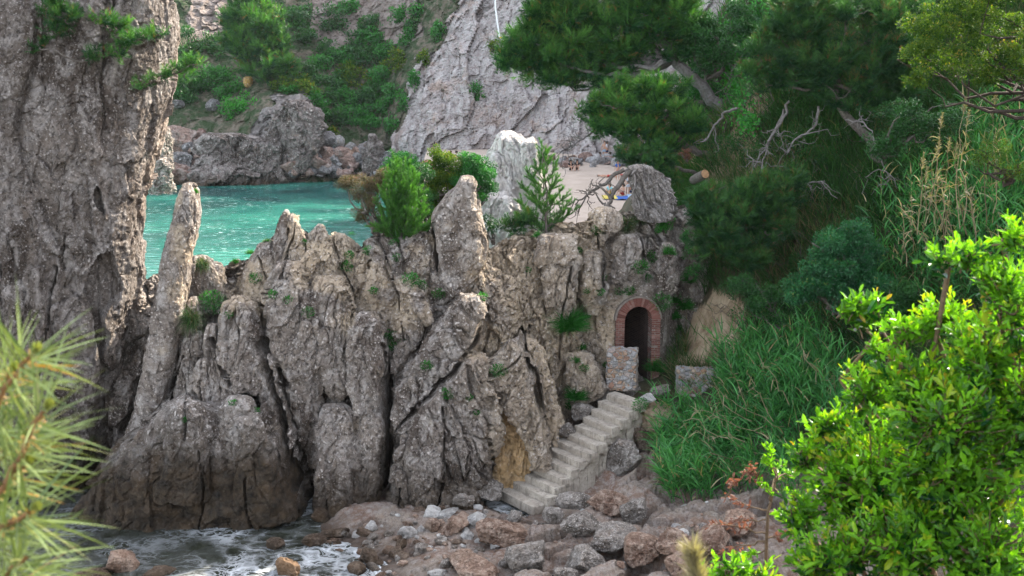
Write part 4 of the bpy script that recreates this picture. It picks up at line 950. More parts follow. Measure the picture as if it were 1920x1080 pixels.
for i, (rows, Y, th_, tl) in enumerate([([(250, 395, 450), (262, 380, 500), (285, 374, 522), (315, 368, 532), (352, 362, 540)], 121.5, 3.2, 30), ([(305, 375, 440), (315, 360, 470), (330, 352, 500), (350, 350, 505)], 119.5, 2.2, 60), ([(276, 372, 430), (286, 360, 462), (304, 358, 470), (318, 362, 470)], 120.5, 2.2, 65),
        ([(188, 540, 580), (205, 518, 594), (240, 496, 602), (290, 480, 590), (352, 486, 556)], 123, 3.4, -16), ([(200, 548, 600), (235, 545, 612), (280, 550, 600), (320, 552, 580)], 122, 2.0, -22), ([(250, 690, 706), (275, 684, 716), (310, 680, 722), (340, 682, 720)], 122.5, 1.6, 10)]):
    loft('rock_ledge', rows, Y, th_, FSH, shelf, n=2.8, res=.13, amp=.8, bs=3.0, tilt=tl, seed=420+3*i, asp=(.5, .8, 1.8), wet=1., fine=1.2)
rf = np.random.default_rng(77)
for i in range(95):
    px = rf.uniform(530, 730) if i < 70 else rf.uniform(310, 380); py = rf.uniform(272, 334) if i < 70 else rf.uniform(255, 338); p = far_hit(px, py, rf.uniform(.3, 1.6)); s_ = rf.uniform(.25, .85); mi = int(rf.choice([0, 1, 2], p=[.45, .38, .17]))
    stone('boulder', p, (s_*rf.uniform(.9, 1.5), s_, s_*rf.uniform(.6, .95)), FROCK[mi], int(rf.integers(6)), tuple(rf.uniform(-1, 1, 3)), ['grey block in the tumbled boulder shore across the bay', 'reddish block in the tumbled boulder shore across the bay', 'pale block in the tumbled boulder shore across the bay'][mi], 'boulder', ['grey blocks of the far shore', 'reddish blocks of the far shore', 'pale blocks of the far shore'][mi], small=s_ < .5)
for i in range(34):
    p = P(rf.uniform(1030, 1215), 0, 113); X_ = np.array([p[0]]); Y_ = rf.uniform(111.5, 115); s_ = rf.uniform(.25, .8); z_ = float(np.interp(Y_, [76, 84, 90, 112, 122], [-.6, .9, 1.5, 2.5, 3.6])); mi = int(rf.choice([0, 1, 2]))
    stone('boulder', (p[0], Y_, z_+s_*.3), (s_*rf.uniform(.9, 1.5), s_, s_*rf.uniform(.6, 1)), FROCK[mi], int(rf.integers(6)), tuple(rf.uniform(-1, 1, 3)), ['grey fallen rock at the back of the beach under the bare cliff', 'reddish fallen rock at the back of the beach under the bare cliff', 'pale fallen rock at the back of the beach under the bare cliff'][mi], 'boulder', ['grey fallen rocks behind the beach', 'reddish fallen rocks behind the beach', 'pale fallen rocks behind the beach'][mi], small=s_ < .5)
sr = empty('sea_rock', P(305, 350, 88), 'columned dark rock with sunlit edges at the water beside the cliff', 'rock')
for i, rows in enumerate([[(296, 300, 314), (310, 292, 322), (330, 286, 324), (352, 284, 325), (362, 284, 326)], [(238, 306, 318), (252, 304, 321), (280, 300, 320), (300, 300, 318)]]):
    loft('rock_column', rows, 88+i, 1.1, ROCK, sr, n=2.6, res=.07, amp=.25, bs=.8, seed=400+i, asp=(.7, .8, 1), fine=1.2, wet=.3)
# fixed pipe on the pale cliff
pp = [far_hit(928, -20, .9), far_hit(929, 15, .9), far_hit(933, 45, .9), far_hit(937, 70, .9)]
pw = plain_mat('white_pipe_paint', (.75, .75, .73), (.62, .62, .6), 3)
pipe = empty('drain_pipe', pp[-1], 'thin white pipe hanging down the pale cliff face', 'pipe')
V, F = tube(pp, .10, 8); mk('pipe', V, F, pw, pipe, smooth=True)
V, F = tube([pp[-1], pp[-1]+np.array([.25, -.1, -.05])], .10, 8); mk('pipe_end', V, F, plain_mat('yellow_plastic', (.75, .45, .06), None, 3), pipe)
# ================================================================== plants
def pm(Y): return Y/FPX
class Leafy:
    def __init__(s, seed): s.r = np.random.default_rng(seed); s.mb = MB()
    def rv(s, n): return nrm(s.r.normal(0, 1, (n, 3)))
    def flat(s, pos, d, nr, L, W, tint, fold=True):
        n = len(pos); L = np.broadcast_to(L, (n,))[:, None]; W = np.broadcast_to(W, (n,))[:, None]
        side = nrm(np.cross(d, nr)); up = nrm(np.cross(side, d))
        if not fold:
            V = np.stack([pos, pos+d*L*.5+side*W*.5, pos+d*L, pos+d*L*.45-side*W*.5], 1); F = np.arange(n)[:, None]*4+np.arange(4)[None]
            s.mb.add(V.reshape(-1, 3), F, np.repeat(tint, 4))
        else:
            b = pos; m = pos+d*L*.55-up*W*.10; t = pos+d*L-up*W*.18
            l1 = pos+d*L*.34+side*W*.40+up*W*.12; l2 = pos+d*L*.74+side*W*.42+up*W*.10; r1 = pos+d*L*.34-side*W*.40+up*W*.12; r2 = pos+d*L*.74-side*W*.42+up*W*.10
            V = np.stack([b, m, t, l1, l2, r1, r2], 1); k = np.arange(n)[:, None]*7
            F = np.concatenate([k+np.array([[0, 3, 4, 2, 1]]), k+np.array([[0, 1, 2, 6, 5]])]); s.mb.add(V.reshape(-1, 3), F, np.repeat(tint, 7))
    def needles(s, pos, ax, K, L, w, spread, tint):
        n = len(pos); P0 = np.repeat(pos, K, 0); A = np.repeat(ax, K, 0); rnd = s.rv(n*K)
        d = nrm(A+spread*rnd); Ln = L*s.r.uniform(.7, 1.15, n*K)[:, None]; sd = nrm(np.cross(d, s.rv(n*K)))*w*.5
        o = P0+A*(s.r.uniform(-.35, .35, n*K)[:, None]*L)
        V = np.stack([o-sd, o+sd, o+d*Ln], 1); F = np.arange(n*K)[:, None]*3+np.arange(3)
        s.mb.add(V.reshape(-1, 3), F, np.repeat(np.repeat(tint, K)+s.r.uniform(-.08, .08, n*K), 3))
    def ribbons(s, base, d, L, W, droop, tint, seg=4):
        n = len(base); L = np.broadcast_to(L, (n,))[:, None]; W = np.broadcast_to(W, (n,))
        side = nrm(np.cross(d, s.rv(n)+np.array([0, 0, .4]))); pts = [base]; dd = d.copy(); dr = np.broadcast_to(droop, (n,))[:, None]
        for i in range(seg):
            pts.append(pts[-1]+dd*L/seg); dd = nrm(dd+np.array([0, 0, -1.])*dr*(i+1)/seg)
        wp = np.array([.55, 1.0, .85, .55, .3, .12])[:seg+1].copy(); wp[-1] = .05
        V = []
        for i, p in enumerate(pts): V += [p-side*(W*wp[i]*.5)[:, None], p+side*(W*wp[i]*.5)[:, None]]
        V = np.stack(V, 1); k = np.arange(n)[:, None]*(2*(seg+1)); F = np.concatenate([k+np.array([[2*i, 2*i+1, 2*i+3, 2*i+2]]) for i in range(seg)])
        s.mb.add(V.reshape(-1, 3), F, np.repeat(tint, 2*(seg+1)))
    def build(s, name, mat, parent=None, **k): return s.mb.build(name, mat, parent, **k)
    def ellip(s, c, r, n, shell=.45):
        u = s.rv(n); q = s.r.random(n)[:, None]**shell
        return c+u*q*np.array(r), u
def subclumps(L, ells, per, frac=.36):
    """small clumps spread through big ones, so the crown has lit knobs and gaps"""
    out = []
    for c, r in ells:
        r = np.array(r); p, u = L.ellip(np.array(c), r*.85, per, .4)
        out += [(p[i], r.mean()*frac*L.r.uniform(.6, 1.3)*np.array([1, 1, .8])) for i in range(per)]
    return out
def ells_px(lst, Y, deep=1.0):
    out = []
    for e in lst:
        y = Y+(e[4] if len(e) > 4 else 0); m = pm(y); out.append((P(e[0], e[1], y), (e[2]*m, .5*(e[2]+e[3])*m*deep, e[3]*m)))
    return out
def limbs(mb, start, ends, r0, r1=.02, seed=0, amp=.18, n=9):
    for i, e in enumerate(ends):
        p = wander(start, e, n, amp, seed+i); V, F = tube(p, np.linspace(r0, r1, n), 6); mb.add(V, F)
BARK = plain_mat('grey_bark', (.17, .145, .125), (.09, .075, .062), 14, .95, .8, .03)
BARKP = plain_mat('bleached_dead_wood', (.22, .20, .185), (.12, .105, .095), 10, .9, .8, .03)
BARKD = plain_mat('dark_bark', (.075, .055, .042), (.04, .03, .022), 14, .95, .6, .02)
N_PINE = leaf_mat('pine_needles', (.010, .062, .020), (.105, .27, .046), (.21, .12, .04), .3, .5, dryat=.93)
N_PINEB = leaf_mat('bright_pine_needles', (.016, .080, .022), (.115, .29, .045), None, .35, .5)
N_PINED = leaf_mat('dark_pine_needles', (.010, .055, .018), (.068, .180, .036), (.17, .085, .04), .25, .5, dryat=.9)  # a darker green needle colour
N_NEAR = leaf_mat('near_pine_needles', (.055, .105, .028), (.27, .33, .12), (.42, .24, .06), .22, .35, .5, tcol=(1.2, 1.2, .5), dryat=.9)
L_DARK = leaf_mat('dark_evergreen_leaves', (.008, .050, .014), (.046, .155, .030), None, .25, .4)
L_MID = leaf_mat('mid_green_leaves', (.014, .085, .018), (.055, .25, .042), None, .3, .45)
L_BRIGHT = leaf_mat('bright_green_leaves', (.014, .12, .016), (.075, .36, .040), None, .35, .45)
L_OLIVE = leaf_mat('olive_leaves', (.020, .066, .012), (.13, .20, .026), (.26, .20, .04), .4, .6, .15, dryat=.93)
L_HEATH = leaf_mat('reddish_heath_leaves', (.050, .048, .022), (.125, .095, .045), (.17, .075, .05), .25, .6, dryat=.8)
L_EMER = leaf_mat('emerald_leathery_leaves', (.006, .060, .022), (.035, .20, .050), (.22, .26, .06), .22, .3, .5, dryat=.975)
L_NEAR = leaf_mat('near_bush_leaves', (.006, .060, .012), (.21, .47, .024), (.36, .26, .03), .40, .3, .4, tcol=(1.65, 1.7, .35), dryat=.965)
G_REED = leaf_mat('reed_leaves', (.014, .090, .025), (.10, .34, .085), (.40, .32, .18), .3, .45, dryat=.94)
G_CANE = leaf_mat('dry_canes', (.17, .14, .075), (.36, .30, .19), None, .2, .6)
G_GRASS = leaf_mat('hillside_grass', (.010, .048, .012), (.046, .130, .026), (.19, .155, .09), .3, .6, dryat=.62)
G_WEED = leaf_mat('weed_leaves', (.014, .095, .016), (.050, .235, .038), None, .35, .5)
L_BROWN = leaf_mat('withered_leaves', (.10, .042, .028), (.24, .115, .075), None, .35, .6, tcol=(1.5, 1.1, .8))

def pine(name, lst, Y, root, label, cat='pine', mat=None, dens=1., nl=.15, w=.012, K=14, trunk_r=.14, deep=1., group=None, seed=0, up=.55, bark=None, mid=None, twigs=0):
    L = Leafy(seed); ells = ells_px(lst, Y, deep); t = empty(name, root, label, cat, group)
    for c, r in ells:
        r = np.array(r); n = int(dens*150*(r[0]*r[2]+r[0]*r[1]+r[1]*r[2])/(.02/.15*nl)*.13)+36
        sub = subclumps(L, [(c, r)], max(7, int(9+n/70)), .28)
        for q, rr in sub:
            k = max(2, n//len(sub)//3); p, u = L.ellip(q, rr, k, .5)
            ga = nrm(nrm(q-c)*.5+np.array([0, 0, up*.8])); p = np.concatenate([p+nrm(u*.5+ga)*nl*s_ for s_ in (0, .75, 1.5)]); u = np.concatenate([u]*3); k = 3*k
            tint = np.clip(.34+.36*u[:, 2]+L.r.normal(0, .13, k)+L.r.normal(0, .17), 0, 1)  # tint lighter towards the clump tops: light from above painted in
            brown = L.r.random(k) < .018; tint = np.where(brown, 1., np.minimum(tint, .88))
            L.needles(p, nrm(u*.8+np.array([0, 0, up])+.3*L.rv(k)), K, nl, w, .62, tint)
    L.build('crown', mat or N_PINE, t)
    mb = MB(); root = np.asarray(root); m0 = np.asarray(mid) if mid is not None else root*.35+ells[0][0]*.65
    p = wander(root, m0, 10, .07, seed); V, F = tube(p, np.linspace(trunk_r, trunk_r*.65, 10), 8); mb.add(V, F)
    limbs(mb, m0, [e[0] for e in ells], trunk_r*.5, .02, seed+5)
    for i in range(twigs):
        c, r = ells[i % len(ells)]; a = c+L.rv(1)[0]*np.array(r)*.5; limbs(mb, a, [a+L.rv(1)[0]*np.array([1, .6, .7])*np.array(r)*1.0], .022, .006, seed+90+i, .35)
    mb.build('trunk', bark or BARK, t)
    return t
def broad(name, lst, Y, label, cat='shrub', mat=None, leaf=.06, dens=1., group=None, seed=0, root=None, deep=1., bark=None, per=14, fold=False, frac=.36, stem=.05, aspect=.5):
    L = Leafy(seed); ells = ells_px(lst, Y, deep)
    c0 = np.mean([e[0] for e in ells], 0)
    if root is None: e = min(ells, key=lambda e: e[0][2]); root = e[0]+np.array([0, .3*e[1][1], -e[1][2]*.9])
    t = empty(name, root, label, cat, group)
    for q, rr in subclumps(L, ells, per, frac):
        n = int(dens*.55*4*math.pi*rr[0]**2/(leaf*leaf*aspect))+8; n = min(n, 900)
        p, u = L.ellip(q, rr, n, .33)
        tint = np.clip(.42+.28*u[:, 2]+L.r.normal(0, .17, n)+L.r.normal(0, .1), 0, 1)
        d = nrm(u*.8+.9*L.rv(n)+np.array([0, 0, .15])); nr = nrm(u*.5+np.array([0, -.1, .8])+.7*L.rv(n))
        L.flat(p, d, nr, leaf*L.r.uniform(.7, 1.3, n), leaf*aspect*L.r.uniform(.8, 1.2, n), tint, fold)
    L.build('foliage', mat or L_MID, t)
    mb = MB(); limbs(mb, np.asarray(root), [e[0] for e in ells]+[e[0]+L.rv(1)[0]*np.array(e[1])*.7 for e in ells], stem, .008, seed+3, .25); mb.build('stem', bark or BARK, t)
    return t

# ---------------------------------------------------------------- across the bay
def far(lst): return [(a, b, c, d) for a, b, c, d in lst]
def fpine(lst, rootpx, label, seed, **k):
    r = far_hit(*rootpx, off=.3); return pine('pine_tree', lst, r[1]-1.2, r, label, 'pine', dens=.16, nl=.62, w=.075, K=11, trunk_r=.22, seed=seed, **k)
fpine([(470, 35, 40, 40), (495, 75, 38, 34), (450, 75, 34, 30), (520, 115, 26, 24), (475, 110, 40, 24), (440, 30, 22, 24), (465, -5, 26, 20), (505, 45, 30, 26), (430, 90, 20, 16), (530, 95, 20, 20)], (463, 148), 'tall pine above the lichen capped rock across the bay', 501, mat=N_PINE)
fpine([(515, 120, 28, 28), (500, 140, 26, 16), (535, 140, 20, 18)], (495, 150), 'smaller pine right of the tall pine across the bay', 502)
fpine([(352, 125, 18, 14), (345, 150, 14, 12)], (352, 165), 'sparse yellowish pine beside the cliff edge across the bay', 503, mat=N_PINE)
def fbush(lst, label, mat, seed, group=None, dens=.8, leaf=.34, cat='shrub', per=16, off=.6):
    r = far_hit(lst[0][0], lst[0][1], off); return broad('shrub', lst, r[1], label, cat, mat, leaf, dens, group, seed, per=per, deep=.9, stem=.09)
fbush([(385, 85, 30, 24), (405, 105, 22, 24), (365, 105, 24, 26)], 'dark dense tree below the pale rocks at the top left across the bay', L_DARK, 511, cat='tree')
fbush([(452, 195, 40, 28), (440, 222, 30, 20), (478, 205, 22, 22)], 'rounded bright green bush hanging over the grey rocks across the bay', L_BRIGHT, 512, leaf=.3)
fbush([(400, 150, 40, 24), (365, 165, 30, 20), (430, 145, 24, 22)], 'wide green shrub between the tall pine and the cliff edge across the bay', L_MID, 513)
fbush([(560, 40, 42, 48), (590, 80, 38, 34), (545, 90, 30, 30)], 'dark olive tree right of the tall pine across the bay', L_DARK, 514, cat='tree')
fbush([(625, 40, 30, 36), (648, 60, 20, 24)], 'dark tree high in the gully beside the brown rock face', L_DARK, 515, cat='tree')
fbush([(520, 30, 40, 40), (495, 20, 30, 26), (540, 70, 30, 36), (560, 110, 30, 30)], 'dark trees standing behind the tall pine across the bay', L_DARK, 518, cat='tree')
fbush([(345, 100, 22, 34), (350, 60, 14, 20)], 'dark shrub against the cliff edge below the pale rocks across the bay', L_DARK, 519)
fbush([(560, 165, 34, 18), (590, 172, 26, 16), (530, 160, 24, 16)], 'dry olive scrub on top of the far buttress', L_OLIVE, 520)
fbush([(893, 168, 15, 18), (898, 180, 12, 10)], 'small round bush growing alone on the pale cliff', L_MID, 516, leaf=.25)
fbush([(924, 86, 12, 13)], 'small bush under the white pipe on the pale cliff', L_OLIVE, 517, leaf=.25)
GB = 'shrubs covering the gully across the bay'
for i, (a, b, c, d, m) in enumerate([(645, 112, 36, 26, 1), (690, 108, 36, 26, 0), (715, 150, 32, 30, 1), (668, 150, 34, 24, 2), (622, 165, 22, 28, 0), (604, 205, 18, 28, 1), (628, 222, 22, 18, 0), (690, 190, 36, 26, 0), (722, 200, 22, 22, 1), (655, 195, 24, 20, 1), (742, 120, 20, 30, 2), (600, 150, 20, 26, 0), (580, 140, 20, 24, 0),
        (757, 190, 9, 26, 1), (775, 150, 9, 22, 1), (795, 110, 12, 18, 2), (820, 60, 14, 20, 1), (700, 45, 34, 20, 0), (750, 30, 28, 20, 1), (655, 12, 26, 14, 1), (560, 150, 22, 16, 2), (420, 175, 24, 12, 1), (665, 225, 26, 16, 1), (700, 232, 22, 14, 1), (735, 235, 14, 18, 1), (545, 168, 20, 12, 1), (355, 185, 24, 12, 0), (700, 75, 30, 20, 1), (760, 75, 20, 24, 1), (600, 120, 26, 20, 1), (640, 150, 22, 20, 0), (330, 175, 20, 14, 1), (620, 245, 16, 10, 2), (610, 95, 26, 24, 0), (575, 75, 24, 26, 0), (680, 65, 30, 20, 0), (720, 95, 24, 22, 1), (735, 175, 18, 24, 1), (705, 175, 28, 22, 0), (670, 185, 26, 20, 0), (640, 175, 24, 20, 1), (590, 185, 18, 20, 1), (615, 185, 20, 20, 0), (685, 212, 26, 16, 1), (640, 212, 22, 16, 1), (770, 50, 16, 20, 0), (780, 20, 18, 16, 1), (660, 90, 24, 18, 0), (380, 160, 30, 18, 0), (410, 140, 24, 18, 1), (345, 165, 22, 18, 0), (440, 165, 22, 12, 1), (655, 130, 24, 16, 2), (715, 130, 20, 16, 2)]):
    fbush([(a, b, c, d)], 'green shrub among those covering the gully across the bay', (L_DARK, L_MID, L_OLIVE)[m], 530+i, GB, .8, .32, per=26)

# ---------------------------------------------------------------- on top of the ridge
def ridge_root(px, py, Y): return P(px, py, Y)
def branch_pine(name, root, tips, label, mat, seed, nl=.12, w=.012, K=16, step=.045, bend=.25, trunk_top=None, dead_=0):
    """an open young pine: separate limbs that turn up, each with needles along its outer part"""
    L = Leafy(seed); root = np.asarray(root); t = empty(name, root, label, 'pine'); mb = MB(); top = np.asarray(trunk_top) if trunk_top is not None else root
    if trunk_top is not None: V, F = tube(wander(root, top, 12, .06, seed), np.linspace(.05, .012, 12), 7); mb.add(V, F)
    for i, tip in enumerate(tips):
        tip = np.asarray(tip); f0 = np.clip((tip[2]-root[2])/(top[2]-root[2]+1e-6)-.22, .02, .9) if trunk_top is not None else 0.0
        s0 = root+(top-root)*f0; mid = s0*.45+tip*.55+np.array([0, 0, -bend*.3*np.linalg.norm(tip-s0)]); tt = np.linspace(0, 1, 12)[:, None]; p = (1-tt)**2*s0+2*tt*(1-tt)*mid+tt**2*tip; p = p+.02*L.r.normal(0, 1, (12, 3))*np.sin(tt*3.1)
        V, F = tube(p, np.linspace(.018, .004, 12), 5); mb.add(V, F); ln = np.linalg.norm(tip-s0); n = max(5, int(ln*.7/step)); g = np.linspace(.32, 1, n); q = np.stack([np.interp(g, tt[:, 0], p[:, k]) for k in range(3)], 1); ax = np.stack([np.interp(g, tt[:, 0], np.gradient(p[:, k])) for k in range(3)], 1); ax = nrm(ax)
        tb = np.clip(L.r.normal(.4, .16)+.45*(g-.55)+L.r.normal(0, .08, n), 0, .9); L.needles(q, nrm(ax+np.array([0, 0, .25])), K, nl, w, .75, tb)
        m = max(4, int(ln/.10))                # side shoots
        for j in range(m):
            gg = L.r.uniform(.2, .92); o = np.array([np.interp(gg, tt[:, 0], p[:, k]) for k in range(3)]); d = nrm(nrm(tip-s0)*.6+L.rv(1)[0]*.8+np.array([0, 0, .45])); l2 = L.r.uniform(.14, .40); k2 = max(3, int(l2/step)); qq = o+d*np.linspace(.2, 1, k2)[:, None]*l2
            V, F = tube([o, o+d*l2], [.006, .003], 4); mb.add(V, F); L.needles(qq, np.repeat(nrm(d+np.array([0, 0, .3]))[None], k2, 0), K, nl*.9, w, .75, np.clip(L.r.normal(.5, .17, k2), 0, .9))
    L.build('crown', mat, t); mb.build('trunk', BARK, t); return t
_r = np.random.default_rng(640)
tips = [P(a_, b_, 34.55+_r.uniform(-.55, .45)) for a_, b_ in ((703, 372), (710, 350), (718, 330), (726, 312), (735, 303), (744, 296), (752, 300), (760, 298), (768, 303), (776, 318), (785, 330), (792, 350), (799, 372), (803, 395), (700, 398), (697, 420), (806, 415), (731, 335), (748, 330), (765, 335), (740, 360), (757, 362), (722, 365), (778, 362), (712, 395), (735, 392), (752, 395), (770, 392), (790, 398), (720, 425), (745, 425), (768, 425), (788, 425), (705, 438), (798, 436), (760, 440), (735, 440), (728, 350), (756, 345), (772, 348), (742, 378), (782, 378), (716, 410), (795, 385), (708, 410))]
branch_pine('pine_bush', P(752, 455, 34.6), tips, 'bright green young pine bush with upright shoots on the ridge beside the upright boulder', N_PINEB, 601)
broad('heath_shrub', [(668, 352, 36, 26), (692, 385, 34, 28), (652, 342, 24, 18), (678, 408, 20, 14), (702, 345, 28, 24), (720, 330, 26, 20)], 35.0, 'reddish brown heath shrub overhanging the bay left of the bright pine bush', 'shrub', L_HEATH, .045, .95, seed=602, per=18, stem=.05, aspect=.35, root=P(705, 440, 34.8))
broad('lentisk_shrub', [(755, 298, 32, 22), (740, 315, 30, 20), (775, 320, 28, 24), (720, 345, 26, 22)], 37.2, 'small rounded shrub behind the bright pine bush', 'shrub', L_MID, .065, 1.4, seed=603, per=22, root=P(757, 400, 37.2))
broad('lentisk_shrub', [(828, 292, 26, 24), (842, 318, 38, 30), (812, 325, 30, 28), (800, 355, 34, 34), (850, 345, 40, 30), (815, 385, 30, 36)], 36.8, 'yellowish green shrub behind the upright boulder', 'shrub', L_OLIVE, .065, 1.5, seed=604, per=22, root=P(830, 420, 36.8))
broad('lentisk_shrub', [(790, 330, 22, 30), (800, 375, 20, 40), (785, 410, 18, 26)], 35.6, 'dark twiggy shrub filling the gap between the bright pine bush and the upright boulder', 'shrub', L_DARK, .055, 1.0, seed=610, per=20, root=P(798, 445, 35.4))
broad('lentisk_shrub', [(880, 302, 34, 20), (902, 325, 34, 28), (870, 340, 40, 30), (908, 352, 24, 24), (890, 370, 30, 30)], 36.6, 'green shrub between the upright boulder and the white rock', 'shrub', L_MID, .065, 1.5, seed=605, per=22, root=P(890, 430, 36.6))
broad('lentisk_shrub', [(925, 425, 18, 20), (915, 412, 14, 12)], 36.2, 'small dark shrub in the notch below the white rock', 'shrub', L_DARK, .05, .8, seed=606, per=12, root=P(925, 458, 36.2))
tips = [P(a_, b_, 36.2+_r.uniform(-.5, .5)) for a_, b_ in ((1016, 266), (1010, 285), (1026, 282), (1002, 300), (1030, 300), (985, 318), (1042, 310), (995, 330), (1048, 330), (978, 348), (1055, 352), (990, 362), (1040, 345), (972, 378), (1068, 358), (985, 395), (1078, 375), (1060, 392), (1000, 405), (1045, 402), (1086, 388), (968, 400), (1020, 380), (1030, 410), (1010, 345), (1018, 318), (1006, 372), (1035, 368))]
branch_pine('pine_sapling', P(1024, 452, 36.1), tips, 'slender open pine sapling in front of the white rock and the sand', N_PINE, 607, nl=.12, trunk_top=P(1016, 285, 36.2), bend=.5)
pine('pine_sapling', [(960, 425, 20, 14), (985, 415, 16, 16)], 36.0, P(970, 455, 36), 'low blue green pine seedling at the foot of the slender sapling', 'pine', N_PINED, 1.0, .14, .011, 13, .03, seed=608)
broad('shrub', [(1246, 412, 20, 18), (1240, 428, 16, 10)], 36.6, 'bright green leafy shrub below the gnarled stump', 'shrub', L_BRIGHT, .06, 1., seed=609, per=18, root=P(1246, 440, 36.9))
# ---------------------------------------------------------------- what already stands, for rays from the camera
bpy.context.view_layer.update()
_dg = bpy.context.evaluated_depsgraph_get()
def hit(px, py):
    d = Vector(ray(px, py)).normalized(); ok, loc, nr, idx, ob, mt = sc.ray_cast(_dg, Vector((0, 0, CAMZ)), d)
    return (np.array(loc), np.array(nr)) if ok else (P(px, py, 34), np.array([0, -1., 0]))
# tufts in the cracks of the rock
def weed(px, py, r, kind, seed, label, group=None, name='weed'):
    loc, nr = hit(px, py); R_ = 1.3*r*pm(loc[1]); L = Leafy(seed)
    loc = loc+np.array([0, .03, -.3*R_]) if kind != 2 else loc
    t = empty(name, loc, label, 'plant', group)
    if kind == 0:      # leafy
        n = int(60+R_*R_*4200); p, u = L.ellip(loc+np.array([0, -.4*R_, .35*R_]), (R_, R_*.8, R_*.8), n, .4)
        L.flat(p, nrm(u+.7*L.rv(n)+np.array([0, 0, .3])), nrm(L.rv(n)*.6+np.array([0, -.2, 1])), .055*L.r.uniform(.6, 1.3, n), .034, np.clip(.5+.3*u[:, 2]+L.r.normal(0, .18, n), 0, 1), False)
    elif kind == 1:    # feathery
        n = int(90+R_*R_*2600); u = L.rv(n)*np.array([1, .8, 1]); u[:, 2] = np.abs(u[:, 2])*.9; u[:, 1] -= .3
        L.ribbons(np.repeat(loc[None], n, 0)+.25*R_*L.rv(n), nrm(u), R_*L.r.uniform(.6, 1.2, n), .014, .25, np.clip(.5+L.r.normal(0, .2, n), 0, 1), 3)
    else:              # hanging grass
        n = int(140+R_*R_*1500); u = L.rv(n)*np.array([.6, .5, .6])+np.array([0, -.6, .6])
        L.ribbons(np.repeat(loc[None], n, 0)+.3*R_*L.rv(n), nrm(u), R_*1.5*L.r.uniform(.6, 1.3, n), .014, .9, np.clip(.45+L.r.normal(0, .25, n), 0, 1), 5)
    L.build('leaves', G_WEED if kind != 2 else G_GRASS, t)
    mb = MB()
    for i in range(4): V, F = tube(wander(loc+np.array([0, .06, -.05]), loc+L.rv(1)[0]*R_*.5+np.array([0, -.2*R_, .3*R_]), 5, .2, i), np.linspace(.012, .004, 5), 4); mb.add(V, F)
    mb.build('stem', BARKD, t)
weed(1068, 600, 32, 1, 701, 'big feathery green plant on the rock left of the brick doorway', name='fennel')
weed(1092, 590, 14, 1, 702, 'small feathery plant right of the big feathery one', name='fennel')
weed(400, 566, 22, 0, 703, 'green creeper spreading over the top of the leaning slabs beside the narrow fin')
weed(362, 606, 22, 2, 704, 'pale hanging grass tuft right of the narrow leaning slab', name='grass_tuft')
weed(738, 636, 20, 0, 705, 'leafy green plant with yellowish leaves in the middle of the ridge')
weed(1080, 738, 20, 1, 706, 'bright green tuft left of the upper steps', name='grass_tuft')
weed(1200, 758, 13, 0, 707, 'small green plant on the right edge of the upper steps')
weed(1228, 684, 18, 1, 708, 'dark grass tuft at the right foot of the brick doorway', name='grass_tuft')
weed(1238, 566, 18, 0, 709, 'green leafy plant at the right shoulder of the brick arch')
weed(380, 500, 14, 2, 710, 'dry grass tuft on the ridge top next to the narrow fin', name='grass_tuft')
GW = 'weeds in the cracks of the ridge'
for i, (a, b, r, k) in enumerate([(800, 685, 9, 0), (840, 737, 11, 0), (935, 695, 13, 0), (578, 585, 10, 0), (1090, 650, 10, 1), (1078, 675, 9, 1), (1095, 690, 7, 0), (1137, 684, 6, 0), (770, 525, 14, 0), (790, 535, 10, 0), (742, 484, 8, 0), (650, 498, 10, 0), (655, 478, 7, 0), (480, 522, 10, 0), (512, 552, 8, 0), (540, 562, 7, 0), (700, 545, 7, 0), (822, 550, 10, 0), (905, 556, 8, 0),
        (1130, 520, 6, 0), (1126, 548, 6, 0), (1100, 545, 5, 0), (990, 506, 5, 0), (1200, 500, 13, 0), (1216, 482, 13, 0), (1210, 522, 10, 0), (1180, 545, 9, 0), (1262, 590, 14, 1), (1276, 612, 12, 1), (365, 358, 6, 1), (1160, 545, 7, 0), (1085, 470, 6, 0), (1010, 440, 10, 1), (960, 440, 8, 1), (690, 470, 8, 0), (660, 440, 6, 0), (570, 455, 6, 0), (470, 475, 10, 1), (500, 452, 8, 1), (440, 490, 7, 1), (430, 590, 6, 0), (740, 455, 8, 0),
        (1270, 560, 14, 1), (1255, 470, 12, 1), (1290, 520, 16, 1), (1175, 425, 16, 2), (1200, 412, 14, 2), (1120, 432, 10, 0), (344, 787, 5, 0), (436, 755, 6, 0), (480, 770, 6, 0), (880, 745, 5, 0), (893, 772, 5, 0), (1070, 760, 8, 0), (1240, 690, 12, 1), (1285, 570, 16, 1)]):
    weed(a, b, r, k, 720+i, 'small green weed rooted in a crack of the ridge', GW)

# ---------------------------------------------------------------- scrub on the left cliff
def cliff_scrub(lst, root, label, seed, mat=None, tw=10):
    loc, n = hit(*root); pine('scrub_pine', lst, loc[1]-.5, loc+np.array([0, .1, 0]), label, 'shrub', mat or N_PINED, .8, .15, .012, 12, .06, seed=seed, twigs=tw, deep=.6)
cliff_scrub([(112, 30, 28, 30), (95, 15, 20, 20), (105, 60, 16, 14)], (118, 60), 'dark green scrub at the top of the left cliff', 801)
cliff_scrub([(215, 48, 26, 14), (190, 38, 16, 12), (245, 75, 34, 14), (290, 68, 22, 10), (225, 100, 20, 8)], (200, 72), 'scraggly half bare pine scrub across the upper face of the left cliff', 802, N_PINE, 26)
cliff_scrub([(182, 105, 12, 12), (75, 88, 14, 9)], (180, 110), 'small green shrub below the scraggly scrub on the left cliff', 803, N_PINED, 3)
cliff_scrub([(300, 142, 20, 8), (345, 132, 24, 14), (365, 122, 16, 9)], (285, 138), 'yellowing pine branch sticking out past the edge of the left cliff', 804, N_PINE, 8)
